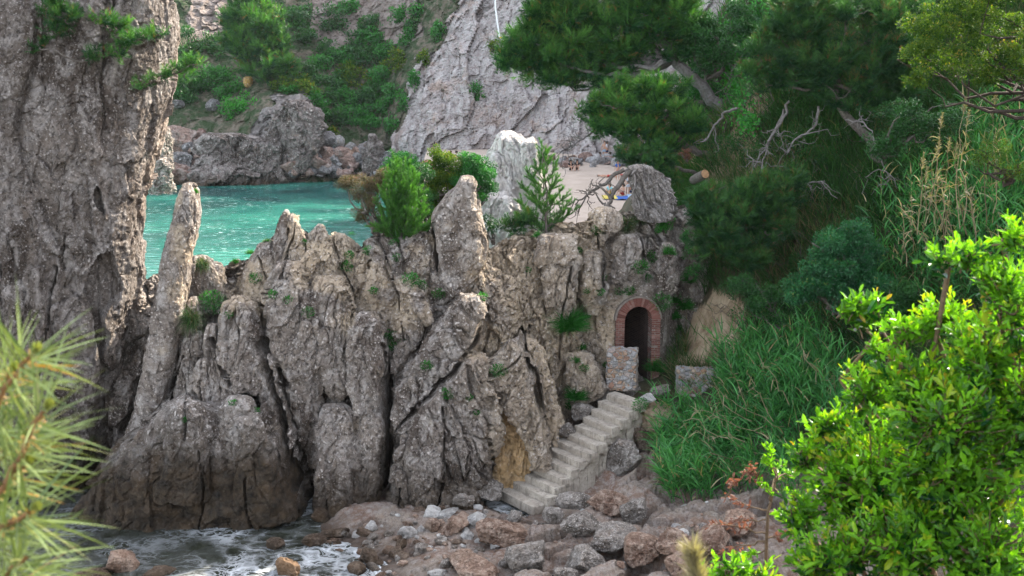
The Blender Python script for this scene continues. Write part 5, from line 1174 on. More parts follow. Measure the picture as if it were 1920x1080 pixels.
cliff_scrub([(265, 160, 10, 7)], (262, 165), 'tiny green tuft below the yellowing pine branch on the cliff', 805, N_PINE, 1)

# ---------------------------------------------------------------- the hillside trees on the right
pr = slope_hit(1362, 208)
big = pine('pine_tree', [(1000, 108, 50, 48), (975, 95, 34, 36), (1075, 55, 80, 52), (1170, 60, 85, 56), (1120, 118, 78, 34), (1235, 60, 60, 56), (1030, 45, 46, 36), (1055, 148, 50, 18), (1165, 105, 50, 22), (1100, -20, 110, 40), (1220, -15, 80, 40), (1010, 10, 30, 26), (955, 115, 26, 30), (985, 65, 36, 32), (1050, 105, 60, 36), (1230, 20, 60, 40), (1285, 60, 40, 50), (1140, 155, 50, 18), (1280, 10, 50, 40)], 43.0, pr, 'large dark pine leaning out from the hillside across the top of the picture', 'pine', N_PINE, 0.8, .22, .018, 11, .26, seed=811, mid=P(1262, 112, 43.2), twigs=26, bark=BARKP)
pine('pine_tree', [(1185, 205, 60, 44), (1250, 190, 54, 46), (1130, 225, 36, 24), (1215, 255, 60, 32), (1280, 235, 40, 44), (1200, 165, 46, 26), (1150, 190, 36, 26), (1110, 215, 26, 18), (1160, 235, 50, 30), (1235, 280, 50, 26)], 40.5, slope_hit(1330, 300), 'lower pine drooping below the large leaning pine', 'pine', N_PINE, 0.8, .21, .017, 11, .14, seed=812, twigs=22)
pine('pine_branch_tree', [(1200, 300, 34, 14), (1180, 285, 26, 14), (1235, 300, 24, 26), (1250, 330, 16, 20)], 39.0, slope_hit(1325, 330), 'dark low pine hanging just above the gnarled stump', 'pine', N_PINED, 1.1, .15, .014, 12, .08, seed=813, twigs=6)
pine('pine_tree', [(1340, 425, 40, 44), (1395, 400, 50, 36), (1430, 355, 46, 28), (1345, 375, 34, 26), (1370, 465, 44, 22), (1440, 420, 40, 34), (1325, 465, 26, 26), (1460, 380, 36, 30), (1400, 490, 40, 18), (1310, 400, 20, 30), (1480, 345, 30, 22)], 35.2, slope_hit(1450, 430), 'bushy pine low on the hillside above the tan soil bank', 'pine', N_PINED, 1.0, .19, .015, 11, .1, seed=814, twigs=18)
pine('pine_tree', [(1500, 60, 60, 40), (1570, 110, 70, 46), (1650, 60, 50, 56), (1475, 135, 44, 34), (1560, 160, 70, 30), (1640, 140, 50, 40), (1450, 60, 26, 26), (1590, 25, 60, 30), (1440, 160, 22, 22), (1520, 120, 50, 34), (1680, 170, 44, 30), (1700, 110, 40, 50), (1420, 110, 30, 40), (1500, 10, 60, 30), (1690, 20, 50, 40), (1610, 190, 50, 22)], 36.5, slope_hit(1660, 330), 'dark green pine with brownish patches at the top between the ivy and the oak', 'pine', N_PINED, 0.8, .20, .016, 11, .16, seed=815, twigs=22)
broad('evergreen_tree', [(1320, 50, 46, 36), (1360, 80, 44, 40), (1305, 90, 34, 30), (1400, 30, 40, 40), (1340, 120, 40, 24)], 42.5, 'dark evergreen tree behind the leaning pine trunk', 'tree', L_DARK, .085, 1.1, seed=816, per=20, stem=.1)
broad('oak_tree', [(1740, 50, 56, 46), (1800, 110, 56, 46), (1730, 105, 46, 40), (1870, 60, 60, 60), (1890, 120, 50, 40), (1800, 30, 60, 40), (1720, 145, 30, 26), (1850, 140, 40, 26), (1960, 90, 60, 60), (1850, -20, 110, 40)], 27.5, 'yellowish green oak hanging into the top right corner', 'oak', L_OLIVE, .068, 1.0, seed=817, per=34, stem=.07, bark=BARKD, root=P(2060, 190, 28.5), frac=.24)
broad('broom_bush', [(1870, 285, 46, 34), (1905, 320, 40, 24), (1835, 300, 26, 20)], 26.5, 'thin dark twiggy bush under the oak at the right edge', 'shrub', L_OLIVE, .04, .45, seed=818, per=16, stem=.05, bark=BARKD)
broad('pittosporum_bush', [(1570, 480, 70, 56), (1610, 520, 60, 44), (1540, 520, 50, 44), (1590, 435, 44, 30), (1500, 545, 40, 30), (1630, 470, 34, 34), (1580, 560, 60, 30)], 32.6, 'glossy dark emerald bush in the middle of the hillside', 'shrub', L_EMER, .085, 1.2, seed=819, per=24, stem=.08, aspect=.34, fold=True)
broad('shrub', [(1690, 560, 40, 40), (1660, 600, 40, 30)], 31.5, 'shaded low shrub right of the glossy emerald bush', 'shrub', L_DARK, .07, .9, seed=820, per=18)
broad('shrub', [(1290, 470, 14, 24), (1300, 505, 18, 20), (1285, 440, 12, 18)], 36.4, 'light green bush along the right end of the ridge', 'shrub', L_MID, .05, .9, seed=821, per=14)
broad('shrub', [(1720, 250, 60, 40), (1780, 220, 50, 40), (1660, 270, 44, 30), (1690, 215, 50, 30)], 33.5, 'dark tangled shrub in the shade below the oak', 'shrub', L_DARK, .07, .8, seed=823, per=22, stem=.06)
broad('shrub', [(1430, 560, 50, 34), (1480, 590, 50, 34), (1390, 535, 40, 24)], 34.2, 'dark scrub above the tan soil bank and behind the tall reeds', 'shrub', L_DARK, .06, .8, seed=824, per=20, stem=.05)
broad('shrub', [(1300, 150, 30, 40), (1330, 170, 26, 30), (1290, 110, 30, 30)], 43.8, 'dark green shrub in the shade behind the leaning trunk', 'shrub', L_MID, .075, .9, seed=825, per=16, stem=.05)
broad('shrub', [(1285, 287, 14, 12), (1290, 295, 10, 8)], 39.0, 'rust brown withered bush beside the gnarled stump', 'shrub', L_BROWN, .05, .8, seed=822, per=12)
# ivy over the crumbling bank
L = Leafy(830); n = 5200; q = []
for cx, cy, rx, ry, m in ((1330, 20, 50, 30, 700), (1380, 60, 36, 40, 600), (1400, 110, 30, 40, 700), (1380, 150, 34, 34, 800), (1365, 195, 26, 26, 500), (1420, 30, 30, 50, 500), (1350, 100, 26, 26, 400), (1395, 235, 18, 18, 250), (1440, 120, 16, 40, 260), (1375, 170, 20, 20, 300), (1300, 10, 40, 20, 300)):
    for j in range(m):
        a, b = L.r.normal(cx, rx*.55), L.r.normal(cy, ry*.55); q.append((a, b))
q = np.array(q); pts = np.array([slope_hit(a, b, 34, 50) for a, b in q]); n = len(pts)
pts = pts+np.stack([L.r.normal(0, .1, n), L.r.uniform(-.9, -.2, n), L.r.uniform(-.1, .35, n)], 1)
L.flat(pts, nrm(L.rv(n)+np.array([0, -.4, -.4])), nrm(L.rv(n)*.5+np.array([-.3, -.6, .6])), .125*L.r.uniform(.6, 1.3, n), .105, np.clip(L.r.normal(.5, .22, n), 0, 1), False)
iv = empty('ivy', pts.mean(0), 'bright green ivy spilling down the crumbling earth bank near the leaning trunk', 'ivy'); L.build('foliage', L_BRIGHT, iv)
mb = MB()
for i in range(26):
    a = slope_hit(L.r.uniform(1320, 1440), L.r.uniform(0, 120), 34, 50); V, F = tube(wander(a+np.array([0, -.12, .1]), slope_hit(L.r.uniform(1330, 1440), L.r.uniform(150, 260), 34, 50)+np.array([0, -.2, 0]), 14, .25, i), .014, 5); mb.add(V, F)
mb.build('vine', BARK, iv)
# bleached roots and dead limbs on the slope
def dead(label, px_pts, Y0, Y1, r0, r1, seed, extra=5, mat=None, name='dead_branch'):
    pts = [P(a, b, Y0+(Y1-Y0)*i/(len(px_pts)-1)) for i, (a, b) in enumerate(px_pts)]
    mb = MB(); fine = np.concatenate([wander(a, b, 6, .12, seed+i)[:-1] for i, (a, b) in enumerate(zip(pts[:-1], pts[1:]))]+[[pts[-1]]])
    V, F = tube(fine, np.linspace(r0, r1, len(fine)), 7); mb.add(V, F); r = np.random.default_rng(seed)
    for i in range(extra):
        a = fine[int(r.integers(2, len(fine)-1))]; b = a+nrm(np.array([r.normal(0, 1), r.normal(0, .6), r.normal(-.1, .8)]))*r.uniform(.35, 1.0)
        V, F = tube(wander(a, b, 8, .3, seed+50+i), np.linspace(r1*1.1+.006, .006, 8), 5); mb.add(V, F)
        c = b*.4+a*.6; V, F = tube(wander(c, c+nrm(r.normal(0, 1, 3))*.4, 6, .3, seed+80+i), np.linspace(.012, .004, 6), 5); mb.add(V, F)
    o = mb.build(name, mat or BARKP, None, True, origin=pts[0]); return tag(o, label, 'branch')
dead('bleached crooked root reaching down left from the ivy bank', [(1382, 203), (1360, 210), (1338, 235), (1325, 262), (1312, 266)], 40.0, 39.6, .055, .02, 841, 2)
dead('pale forked dead limb hanging below the dark pine', [(1480, 190), (1455, 240), (1440, 265), (1430, 300), (1424, 335)], 37.2, 36.2, .05, .018, 842, 8)
dead('thin pale dead limb left of the forked limb', [(1470, 205), (1450, 250), (1425, 290), (1408, 325)], 37.4, 36.4, .04, .015, 843, 6)
dead('grey dead branch arching across the grassy slope', [(1535, 200), (1525, 240), (1490, 262), (1475, 290)], 36.6, 36.0, .045, .014, 844, 7)
dead('pale twiggy branch lying in the grass of the slope', [(1585, 225), (1620, 230), (1635, 245), (1660, 320), (1672, 330)], 35.6, 34.4, .03, .012, 845, 9)
dead('bundle of bare grey twigs under the lower drooping pine', [(1115, 245), (1090, 262), (1062, 278), (1050, 285)], 41, 40, .035, .012, 846, 10)
dead('bare dead twigs in the grass above the bushy pine', [(1470, 330), (1500, 345), (1540, 340), (1570, 372)], 35.5, 34.8, .03, .012, 847, 10)
# the fallen branch and the stump above the ridge
dead('bare forked fallen branch lying in front of the beach', [(1182, 318), (1162, 345), (1148, 372), (1140, 385), (1128, 395)], 36.6, 36.1, .10, .04, 848, 7, BARK)
dead('thin bare branch with cones crossing the view of the sand', [(1170, 318), (1145, 335), (1122, 352), (1100, 366), (1078, 384)], 36.8, 36.4, .075, .02, 849, 9, BARK)
st = empty('tree_stump', P(1215, 400, 36.9), 'weathered grey gnarled tree stump on the ridge beside the sawn log', 'stump')
stm = plain_mat('weathered_stump_wood', (.36, .325, .30), (.15, .125, .11), 9, .95, 1, .05)
loft('root_mass', [(309, 1184, 1216), (322, 1181, 1238), (345, 1180, 1250), (370, 1186, 1258), (395, 1192, 1262), (412, 1200, 1258)], 36.7, .55, rock_mat('stump_wood', (.13, .105, .09), (.27, .235, .21), (.40, .365, .335), (.34, .25, .17), wet=False, scale=1.8, streak=(1, 1, .3)), st, n=2.4, res=.03, amp=.22, bs=.5, tilt=-28, seed=851, asp=(.4, .6, 2.8), fine=1.6)
mb = MB()
for i, (a, b, c, d) in enumerate([(1192, 318, 1188, 378), (1188, 335, 1200, 392), (1196, 312, 1184, 330), (1225, 325, 1262, 395), (1215, 335, 1250, 405), (1205, 360, 1212, 405), (1240, 340, 1268, 372), (1232, 352, 1222, 408)]):
    V, F = tube(wander(P(a, b, 36.6), P(c, d, 36.35), 9, .15, 860+i), np.linspace(.05, .022, 9), 7); mb.add(V, F)
mb.build('root', stm, st, True)
lg = empty('sawn_log', P(1312, 345, 37.6), 'short sawn log with an orange cut face lying right of the stump', 'log')
a, b = P(1322, 326, 37.3), P(1300, 338, 38.0); V, F = tube([a, a*.5+b*.5, b], [.15, .16, .15], 14); mk('log', V, F, BARK, lg)
ax = nrm(b-a); e1 = nrm(np.cross(ax, UP)); e2 = np.cross(ax, e1); th = np.arange(14)/14*2*math.pi
cut = plain_mat('cut_wood', (.36, .21, .10), (.22, .12, .06), 12, .8)
for q_, s_ in ((a, -1), (b, 1)):
    V = q_+ax*s_*.004+.146*(np.cos(th)[:, None]*e1+np.sin(th)[:, None]*e2); mk('cut_face', V, np.arange(14)[None], cut, lg)

# ---------------------------------------------------------------- grass and undergrowth of the slope (nobody could count it)
L = Leafy(870); N = 190000; X = L.r.uniform(5.2, 24, N); Y = L.r.uniform(27, 47, N); Z = hz(X, Y); m = (Z > 2.6) & (Z < 22)
u_ = X/(Y*CP-(Z-CAMZ)*SP)*FPX+960; m &= (u_ < 2100) & (u_ > 1255); X, Y, Z, u_ = X[m], Y[m], Z[m], u_[m]; v_ = 540-FPX*(Y*SP+(Z-CAMZ)*CP)/(Y*CP-(Z-CAMZ)*SP)
keep = ~((u_ > 1290) & (u_ < 1400) & (v_ > 555) & (v_ < 690) & (L.r.random(len(X)) < .93)) & ~((u_ > 1330) & (u_ < 1440) & (v_ < 300) & (L.r.random(len(X)) < .75))
X, Y, Z, u_, v_ = X[keep], Y[keep], Z[keep], u_[keep], v_[keep]; n = len(X); pts = np.stack([X, Y, Z-.03], 1)
dry = sstep(-.15, .35, vnoise(pts*.55, 8)+.3*((v_ > 430) & (u_ < 1500))); tint = np.clip(L.r.normal(.32, .16, n)+.36*dry*L.r.random(n), 0, 1)
L.ribbons(pts, nrm(L.rv(n)*.55+np.array([-.3, -.25, 1])), L.r.uniform(.35, 1.05, n), L.r.uniform(.012, .030, n), .40, tint, 3)
gr = L.build('slope_grass', G_GRASS, None, origin=(12, 36, 8)); tag(gr, 'mixed green and dry grass covering the shaded hillside', 'grass', kind='stuff')
L = Leafy(871); cl = [];
for i in range(230):
    px, py = L.r.uniform(1270, 1900), L.r.uniform(180, 640); c = slope_hit(px, py, 26, 47); r = L.r.uniform(.25, .6); k = int(90*r/.4)
    if 1285 < px < 1400 and py > 530: continue
    p, u = L.ellip(c+np.array([-.1, -.2, .2]), (r, r, r*.7), k*3, .4); L.flat(p, nrm(u+.8*L.rv(k*3)), nrm(L.rv(k*3)+np.array([0, 0, 1])), .08*L.r.uniform(.6, 1.2, k*3), .04, np.clip(.4+.3*u[:, 2]+L.r.normal(0, .2, k*3), 0, 1), False)
tag(L.build('undergrowth', L_DARK, None, origin=(12, 36, 8)), 'low dark leafy undergrowth scattered through the hillside grass', 'undergrowth', kind='stuff')
mb = MB()
for i in range(90):
    px, py = L.r.uniform(1290, 1700), L.r.uniform(200, 620); c = slope_hit(px, py, 26, 47); V, F = tube(wander(c, c+nrm(np.array([L.r.normal(), -.5, L.r.normal(.5, .6)]))*L.r.uniform(.5, 1.5), 9, .3, i), np.linspace(.012, .004, 9), 4); mb.add(V, F)
tag(mb.build('dry_twigs', BARK, None, True, origin=(12, 36, 8)), 'tangle of thin dry twigs in the hillside grass', 'twigs', kind='stuff')

# ---------------------------------------------------------------- reeds
def reeds(name, pts, hgt, n_leaf, label, seed, lean, dryf=.05, leafL=(.35, .65), W=.03, plume=0, canes=True):
    L = Leafy(seed); n = len(pts); h = hgt*L.r.uniform(.7, 1.15, n)
    ax = nrm(L.rv(n)*.22+np.asarray(lean)+np.array([0, 0, 1.])); t = empty(name, pts[np.argmin(pts[:, 2])], label, 'reeds')
    k = n_leaf; fr = np.tile(np.linspace(.12, 1, k), n)+L.r.uniform(-.06, .06, n*k); B = np.repeat(pts, k, 0)+np.repeat(ax*h[:, None], k, 0)*fr[:, None]
    out = nrm(np.repeat(ax, k, 0)*1.0+.85*L.rv(n*k)*np.array([1, 1, .4])); tint = np.clip(L.r.normal(.45, .2, n*k)+.15*(fr-.5), 0, .9); tint = np.where(L.r.random(n*k) < dryf, 1, tint)
    L.ribbons(B, out, L.r.uniform(*leafL, n*k), W*L.r.uniform(.7, 1.2, n*k), .42, tint, 5); L.build('leaves', G_REED, t)
    if canes:
        m = L.r.random(n) < .45; mb = MB()
        for p, a, hh in zip(pts[m], ax[m], h[m]): V, F = tube([p, p+a*hh*.5, p+a*hh*.9+np.array([0, 0, -.02])], [.012, .010, .005], 5); mb.add(V, F, L.r.random())
        mb.build('canes', G_CANE if dryf > .12 else G_REED, t)
    return t
rr = np.random.default_rng(880)
def spots(polys, n, y0, y1):
    out = []
    while len(out) < n:
        x0, yy0, x1, yy1 = polys[rr.integers(len(polys))]; out.append(slope_hit(rr.uniform(x0, x1), rr.uniform(yy0, yy1), y0, y1))
    return np.array(out)
# the clump beside the stairs: ground below it rises to the right
reeds('reed_clump', spots([(1250, 850, 1340, 945), (1240, 800, 1400, 900), (1290, 830, 1500, 940)], 560, 24, 40), 1.3, 10, 'lush green reed clump arching over the shore right of the stairs', 881, (-.30, -.25, 0), .03, W=.040, leafL=(.42, .8))
reeds('reed_clump', spots([(1380, 690, 1560, 790), (1400, 740, 1620, 860), (1350, 720, 1480, 800)], 560, 24, 40), 1.85, 10, 'taller green reed clump rising behind the low stone wall', 882, (-.12, -.15, 0), .03, W=.040, leafL=(.42, .8))
reeds('reed_bed', spots([(1700, 330, 1960, 560), (1640, 420, 1900, 620), (1800, 260, 1960, 420)], 620, 22, 44), 2.0, 8, 'dark green reed bed covering the hillside at the right edge', 883, (-.05, -.1, 0), .10, W=.042)
# dry plumed canes
L = Leafy(885); t = empty('dry_reeds', slope_hit(1790, 420), 'tall straw coloured dry reeds with feathery plumes in the dark reed bed', 'reeds'); mbc = MB()
for i, (a, b, c, d) in enumerate([(1806, 215, 1800, 430), (1812, 240, 1806, 420), (1762, 245, 1740, 400), (1757, 290, 1752, 420), (1776, 290, 1765, 430), (1728, 318, 1720, 440), (1735, 345, 1735, 470), (1862, 205, 1850, 420), (1790, 300, 1812, 440), (1760, 330, 1790, 460), (1742, 365, 1800, 470), (1800, 320, 1830, 440), (1820, 350, 1830, 460), (1780, 340, 1770, 470), (1705, 360, 1712, 470), (1750, 300, 1770, 450), (1700, 400, 1780, 520), (1690, 380, 1700, 500), (1868, 240, 1862, 400)]):
    Yd = 27.6+.25*(i % 4); top, bot = P(a, b, Yd), P(c, d, Yd+.5); p = wander(bot, top, 8, .05, 890+i); V, F = tube(p, np.linspace(.014, .006, 8), 5); mbc.add(V, F, L.r.random())
    n = 14; f = L.r.uniform(.3, 1, n); L.ribbons(bot*(1-f[:, None])+top*f[:, None], nrm(L.rv(n)+np.array([.2, 0, .5])), L.r.uniform(.15, .42, n), .022, .8, L.r.random(n), 4)
    if i < 9:
        n = 70; f = L.r.random(n); c0 = top+(top-bot)*.0; L.ribbons(c0+np.stack([f*.03, 0*f, f*.42], 1), nrm(L.rv(n)*.6+np.array([.15, 0, .8])), L.r.uniform(.08, .18, n)*(1.1-f*.7), .012, .5, L.r.random(n), 3)
L.build('leaves', G_CANE, t); mbc.build('canes', G_CANE, t)
L = Leafy(886); t = empty('fallen_reeds', slope_hit(1400, 820), 'dry straw coloured reeds collapsed across the green reed clump', 'reeds'); mbc = MB()
for i, (a, b, c, d) in enumerate([(1300, 690, 1410, 790), (1330, 700, 1470, 800), (1280, 790, 1400, 830), (1285, 800, 1420, 850), (1360, 640, 1400, 780), (1330, 760, 1390, 840), (1400, 700, 1450, 790), (1530, 670, 1560, 740), (1420, 660, 1480, 760), (1310, 820, 1400, 900), (1350, 860, 1400, 930), (1250, 900, 1262, 960), (1240, 890, 1244, 955), (1220, 900, 1235, 960), (1500, 640, 1530, 720), (1560, 700, 1555, 770), (1290, 850, 1420, 880), (1300, 770, 1430, 800)]):
    Yd = 30.6+(.5 if b < 720 else 0); top, bot = P(a, b, Yd), P(c, d, Yd+.4); V, F = tube(wander(bot, top, 9, .16, 930+i), np.linspace(.014, .007, 9), 5); mbc.add(V, F, L.r.random())
    n = 10; f = L.r.uniform(.2, 1, n); L.ribbons(bot*(1-f[:, None])+top*f[:, None], nrm(L.rv(n)+np.array([-.2, -.2, .1])), L.r.uniform(.15, .45, n), .024, .7, L.r.random(n), 4)
L.build('leaves', G_CANE, t); mbc.build('canes', G_CANE, t)
# ================================================================== close to the camera
STEM = plain_mat('young_stem', (.20, .13, .075), (.11, .075, .045), 40, .8, .5, .004)
def sprig_bush(name, lst, root, label, seed, mat, leaf, nspr, per=8, group=None, twig=.0035, stem_r=.02, bare=0, fill=.7, up=.55):
    L = Leafy(seed); ells = ells_px(lst, 0.0, .8); t = empty(name, root, label, 'shrub', group); wts = np.array([e[1][0]*e[1][2] for e in ells]); wts = wts/wts.sum()
    stem = MB(); root = np.asarray(root)
    for i, (c, r) in enumerate(ells):
        c = np.array(c); r = np.array(r); k = max(6, int(nspr*wts[i])); p, u = L.ellip(c, r, k, .5)
        base = c-np.array([0, -.1, r[2]*.6]); limbs(stem, root, [base], stem_r, stem_r*.5, seed+i, .12); limbs(stem, base, [c+L.rv(1)[0]*r*.6 for _ in range(4)], stem_r*.5, twig, seed+40+i, .2)
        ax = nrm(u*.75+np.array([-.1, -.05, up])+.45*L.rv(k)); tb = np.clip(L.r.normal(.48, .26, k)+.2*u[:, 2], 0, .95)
        for j in range(k):
            q0 = p[j]-ax[j]*leaf*L.r.uniform(1.2, 2.4)
            if j % 3 == 0: V, F = tube(wander(q0*.75+c*.25, p[j], 5, .1, seed+j), np.linspace(twig*1.2, twig*.6, 5), 4); stem.add(V, F)
        # leaves in loose whorls along the last bit of each shoot
        K = per; f = np.tile(np.linspace(-.9, .25, K), k)+L.r.uniform(-.1, .1, k*K); A = np.repeat(ax, K, 0); ang = np.tile(np.arange(K)*2.4, k)+np.repeat(L.r.uniform(0, 6, k), K)
        e1 = nrm(np.cross(A, np.array([.3, .2, .9]))); e2 = np.cross(A, e1); rad = np.cos(ang)[:, None]*e1+np.sin(ang)[:, None]*e2
        opening = np.clip(1.15-.75*(f+.9)/1.15, .2, 1.2)[:, None]; d = nrm(A*1.0+rad*opening*1.15+.12*L.rv(k*K)); nr = nrm(A*.9-rad*.6+.25*L.rv(k*K)+np.array([0, 0, .25]))
        pos = np.repeat(p, K, 0)+A*(f*leaf*1.6)[:, None]; Ls = leaf*np.repeat(L.r.uniform(.6, 1.15, k), K)*L.r.uniform(.6, 1.15, k*K)*(1-.25*(f > .05))
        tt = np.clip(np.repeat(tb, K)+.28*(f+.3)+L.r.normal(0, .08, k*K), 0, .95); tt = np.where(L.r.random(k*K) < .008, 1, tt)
        L.flat(pos, d, nr, Ls, Ls*.40, tt, True)
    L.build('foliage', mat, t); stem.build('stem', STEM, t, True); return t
NB = [(1800, 860, 150, 170, 4.6), (1650, 900, 110, 150, 4.8), (1570, 900, 70, 90, 4.9), (1730, 720, 100, 80, 4.7), (1850, 660, 90, 90, 4.6), (1895, 560, 50, 80, 4.5), (1800, 478, 66, 34, 4.6), (1860, 520, 60, 40, 4.6), (1900, 440, 30, 40, 4.5), (1700, 620, 52, 36, 4.8), (1770, 600, 60, 46, 4.8),
      (1625, 730, 64, 52, 4.9), (1560, 790, 50, 44, 5.0), (1520, 850, 40, 44, 5.0), (1500, 960, 40, 70, 4.9), (1600, 1030, 130, 70, 4.6), (1850, 1020, 130, 110, 4.4), (1700, 1010, 110, 80, 4.5), (1520, 1060, 50, 40, 4.7), (1930, 760, 70, 180, 4.5), (1640, 650, 30, 24, 4.9), (1780, 780, 120, 80, 4.5)]
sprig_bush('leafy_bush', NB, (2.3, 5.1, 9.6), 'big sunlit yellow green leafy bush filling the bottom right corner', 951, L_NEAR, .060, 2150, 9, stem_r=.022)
sprig_bush('leafy_bush_shoot', [(1618, 590, 34, 26, 5.0), (1605, 575, 20, 16, 5.0), (1645, 570, 24, 18, 5.0)], P(1690, 690, 5.0), 'separate sunlit shoot standing out left of the big leafy bush', 952, L_NEAR, .075, 26, 9, stem_r=.008)
sprig_bush('low_leafy_bush', [(1370, 1065, 44, 30, 5.2), (1330, 1080, 30, 20, 5.2), (1420, 1080, 40, 24, 5.2), (1400, 1110, 60, 40, 5.2)], G(1400, 1250, 9.9), 'low leafy bush at the bottom edge under the dry shrub', 953, L_NEAR, .07, 70, 8, stem_r=.01)
# the half withered little shrub
L = Leafy(955); t = empty('dry_shrub', P(1432, 1120, 6.5), 'small half withered shrub with red brown dead leaves left of the big leafy bush', 'shrub'); mb = MB(); Ld = Leafy(956)
trunk = [P(1434, 1120, 6.5), P(1437, 1020, 6.5), P(1440, 960, 6.5), P(1452, 915, 6.5), P(1455, 880, 6.5)]; V, F = tube(trunk, [.012, .011, .009, .007, .004], 6); mb.add(V, F)
BR = [((1440, 975), (1375, 975), 1), ((1443, 955), (1360, 930), 1), ((1450, 925), (1395, 890), 1), ((1452, 905), (1440, 840), 0), ((1455, 900), (1490, 880), 0), ((1446, 940), (1425, 905), 0), ((1438, 1000), (1330, 985), 1), ((1437, 1015), (1345, 1040), 1), ((1455, 880), (1430, 860), 0), ((1452, 915), (1500, 930), 0), ((1450, 920), (1470, 870), 0), ((1437, 1010), (1480, 1000), 1), ((1360, 932), (1370, 900), 1), ((1440, 960), (1480, 960), 0), ((1437, 1030), (1390, 1045), 0), ((1395, 890), (1412, 868), 1)]
for i, (a, b, dead_) in enumerate(BR):
    a3, b3 = P(*a, 6.5), P(*b, 6.5+.25*math.sin(i*2)); p = wander(a3, b3, 9, .12, 960+i); V, F = tube(p, np.linspace(.006, .002, 9), 5); mb.add(V, F)
    n = 30 if dead_ else 38; f = .35+.65*Ld.r.random(n); base = np.stack([np.interp(f, np.linspace(0, 1, 9), p[:, k]) for k in range(3)], 1)
    tgt = Ld if dead_ else L; d = nrm(tgt.rv(n)+nrm(b3-a3)*.8+np.array([0, 0, -.3 if dead_ else .5])); tgt.flat(base+.015*tgt.rv(n), d, tgt.rv(n), .042*tgt.r.uniform(.6, 1.2, n), .017, np.clip(tgt.r.normal(.55, .2, n), 0, .93))
L.build('foliage', L_NEAR, t); Ld.build('dead_leaves', L_BROWN, t); mb.build('stem', STEM, t, True)
# blurred seed head
L = Leafy(957); base, top = P(1322, 1180, 3.0), P(1300, 1040, 3.0); t = empty('grass_plume', base, 'blurred beige grass seed head at the bottom edge', 'grass plume'); n = 900; f = L.r.random(n)
L.ribbons(base+(top-base)*(.3+.7*f)[:, None], nrm(L.rv(n)*.8+(top-base)*6), .075*L.r.uniform(.5, 1.2, n), .003, .5, np.clip(.8+L.r.normal(0, .2, n), 0, 1), 3); L.build('seed_head', G_CANE, t); mb = MB(); V, F = tube([base, base*.4+top*.6, top], [.003, .0025, .001], 5); mb.add(V, F); mb.build('stalk', G_CANE, t)

# the pine twig at the left edge
NS = plain_mat('orange_pine_twig', (.34, .17, .075), (.20, .10, .045), 60, .75, .8, .003); BUD = leaf_mat('pine_candle', (.20, .24, .06), (.36, .36, .12), (.45, .28, .12), .2, .5)
t = empty('near_pine', P(-40, 1120, 2.1), 'blurred sunlit pine branch with long needles reaching in from the left edge', 'pine'); L = Leafy(970); mb = MB(); bd = Leafy(971)
SH = [((-30, 845), (60, 667), 2.05), ((-40, 805), (18, 700), 2.15), ((-20, 945), (82, 773), 2.0), ((-60, 1005), (45, 875), 2.05), ((-60, 1045), (55, 960), 1.95), ((-60, 1125), (50, 1045), 2.0), ((-50, 1165), (20, 1105), 1.95), ((-70, 945), (-10, 805), 2.1), ((-40, 905), (30, 815), 2.2), ((-80, 1085), (-5, 995), 2.1)]
for i, (a, b, Yd) in enumerate(SH):
    A3, B3 = P(*a, Yd+.05), P(*b, Yd); p = wander(A3, B3, 10, .06, 970+i); V, F = tube(p, np.linspace(.0065, .0045, 10), 7); mb.add(V, F); ax = nrm(B3-A3)
    n = 58; f = np.clip(1-.6*L.r.random(n)**1.3, 0, 1); base = np.stack([np.interp(f, np.linspace(0, 1, 10), p[:, k]) for k in range(3)], 1); rad = L.rv(n); rad = nrm(rad-ax*(rad@ax)[:, None])
    d = nrm(ax*L.r.uniform(.25, .95, n)[:, None]+rad+np.array([.35, -.1, -.05])); tint = np.clip(L.r.normal(.5, .2, n), 0, .86); tint = np.where(L.r.random(n) < .05, 1, tint)
    L.ribbons(base+rad*.004, d, L.r.uniform(.11, .175, n), L.r.uniform(.0038, .0052, n), .07, tint, 4)
    if i < 5:
        bd = Leafy(971+i); n = 60; u = bd.rv(n); bd.flat(B3+ax*.010+u*.004, nrm(ax*1.8+u*.5), bd.rv(n), .020, .004, bd.r.random(n)*.8)
        n = 40; f = .55+.45*bd.r.random(n); q = A3+(B3-A3)*f[:, None]; u = bd.rv(n); bd.flat(q+u*.005, nrm(u+ax*.8), bd.rv(n), .012, .005, np.full(n, 1.)); bd.build('bud', BUD, t)
L.build('needles', N_NEAR, t); mb.build('twig', NS, t, True)
limb = MB(); V, F = tube([P(-40, 1250, 2.1), P(-60, 1050, 2.1), P(-70, 900, 2.15), P(-60, 800, 2.2)], [.02, .018, .014, .01], 8); limb.add(V, F); limb.build('trunk', BARKD, t, True)

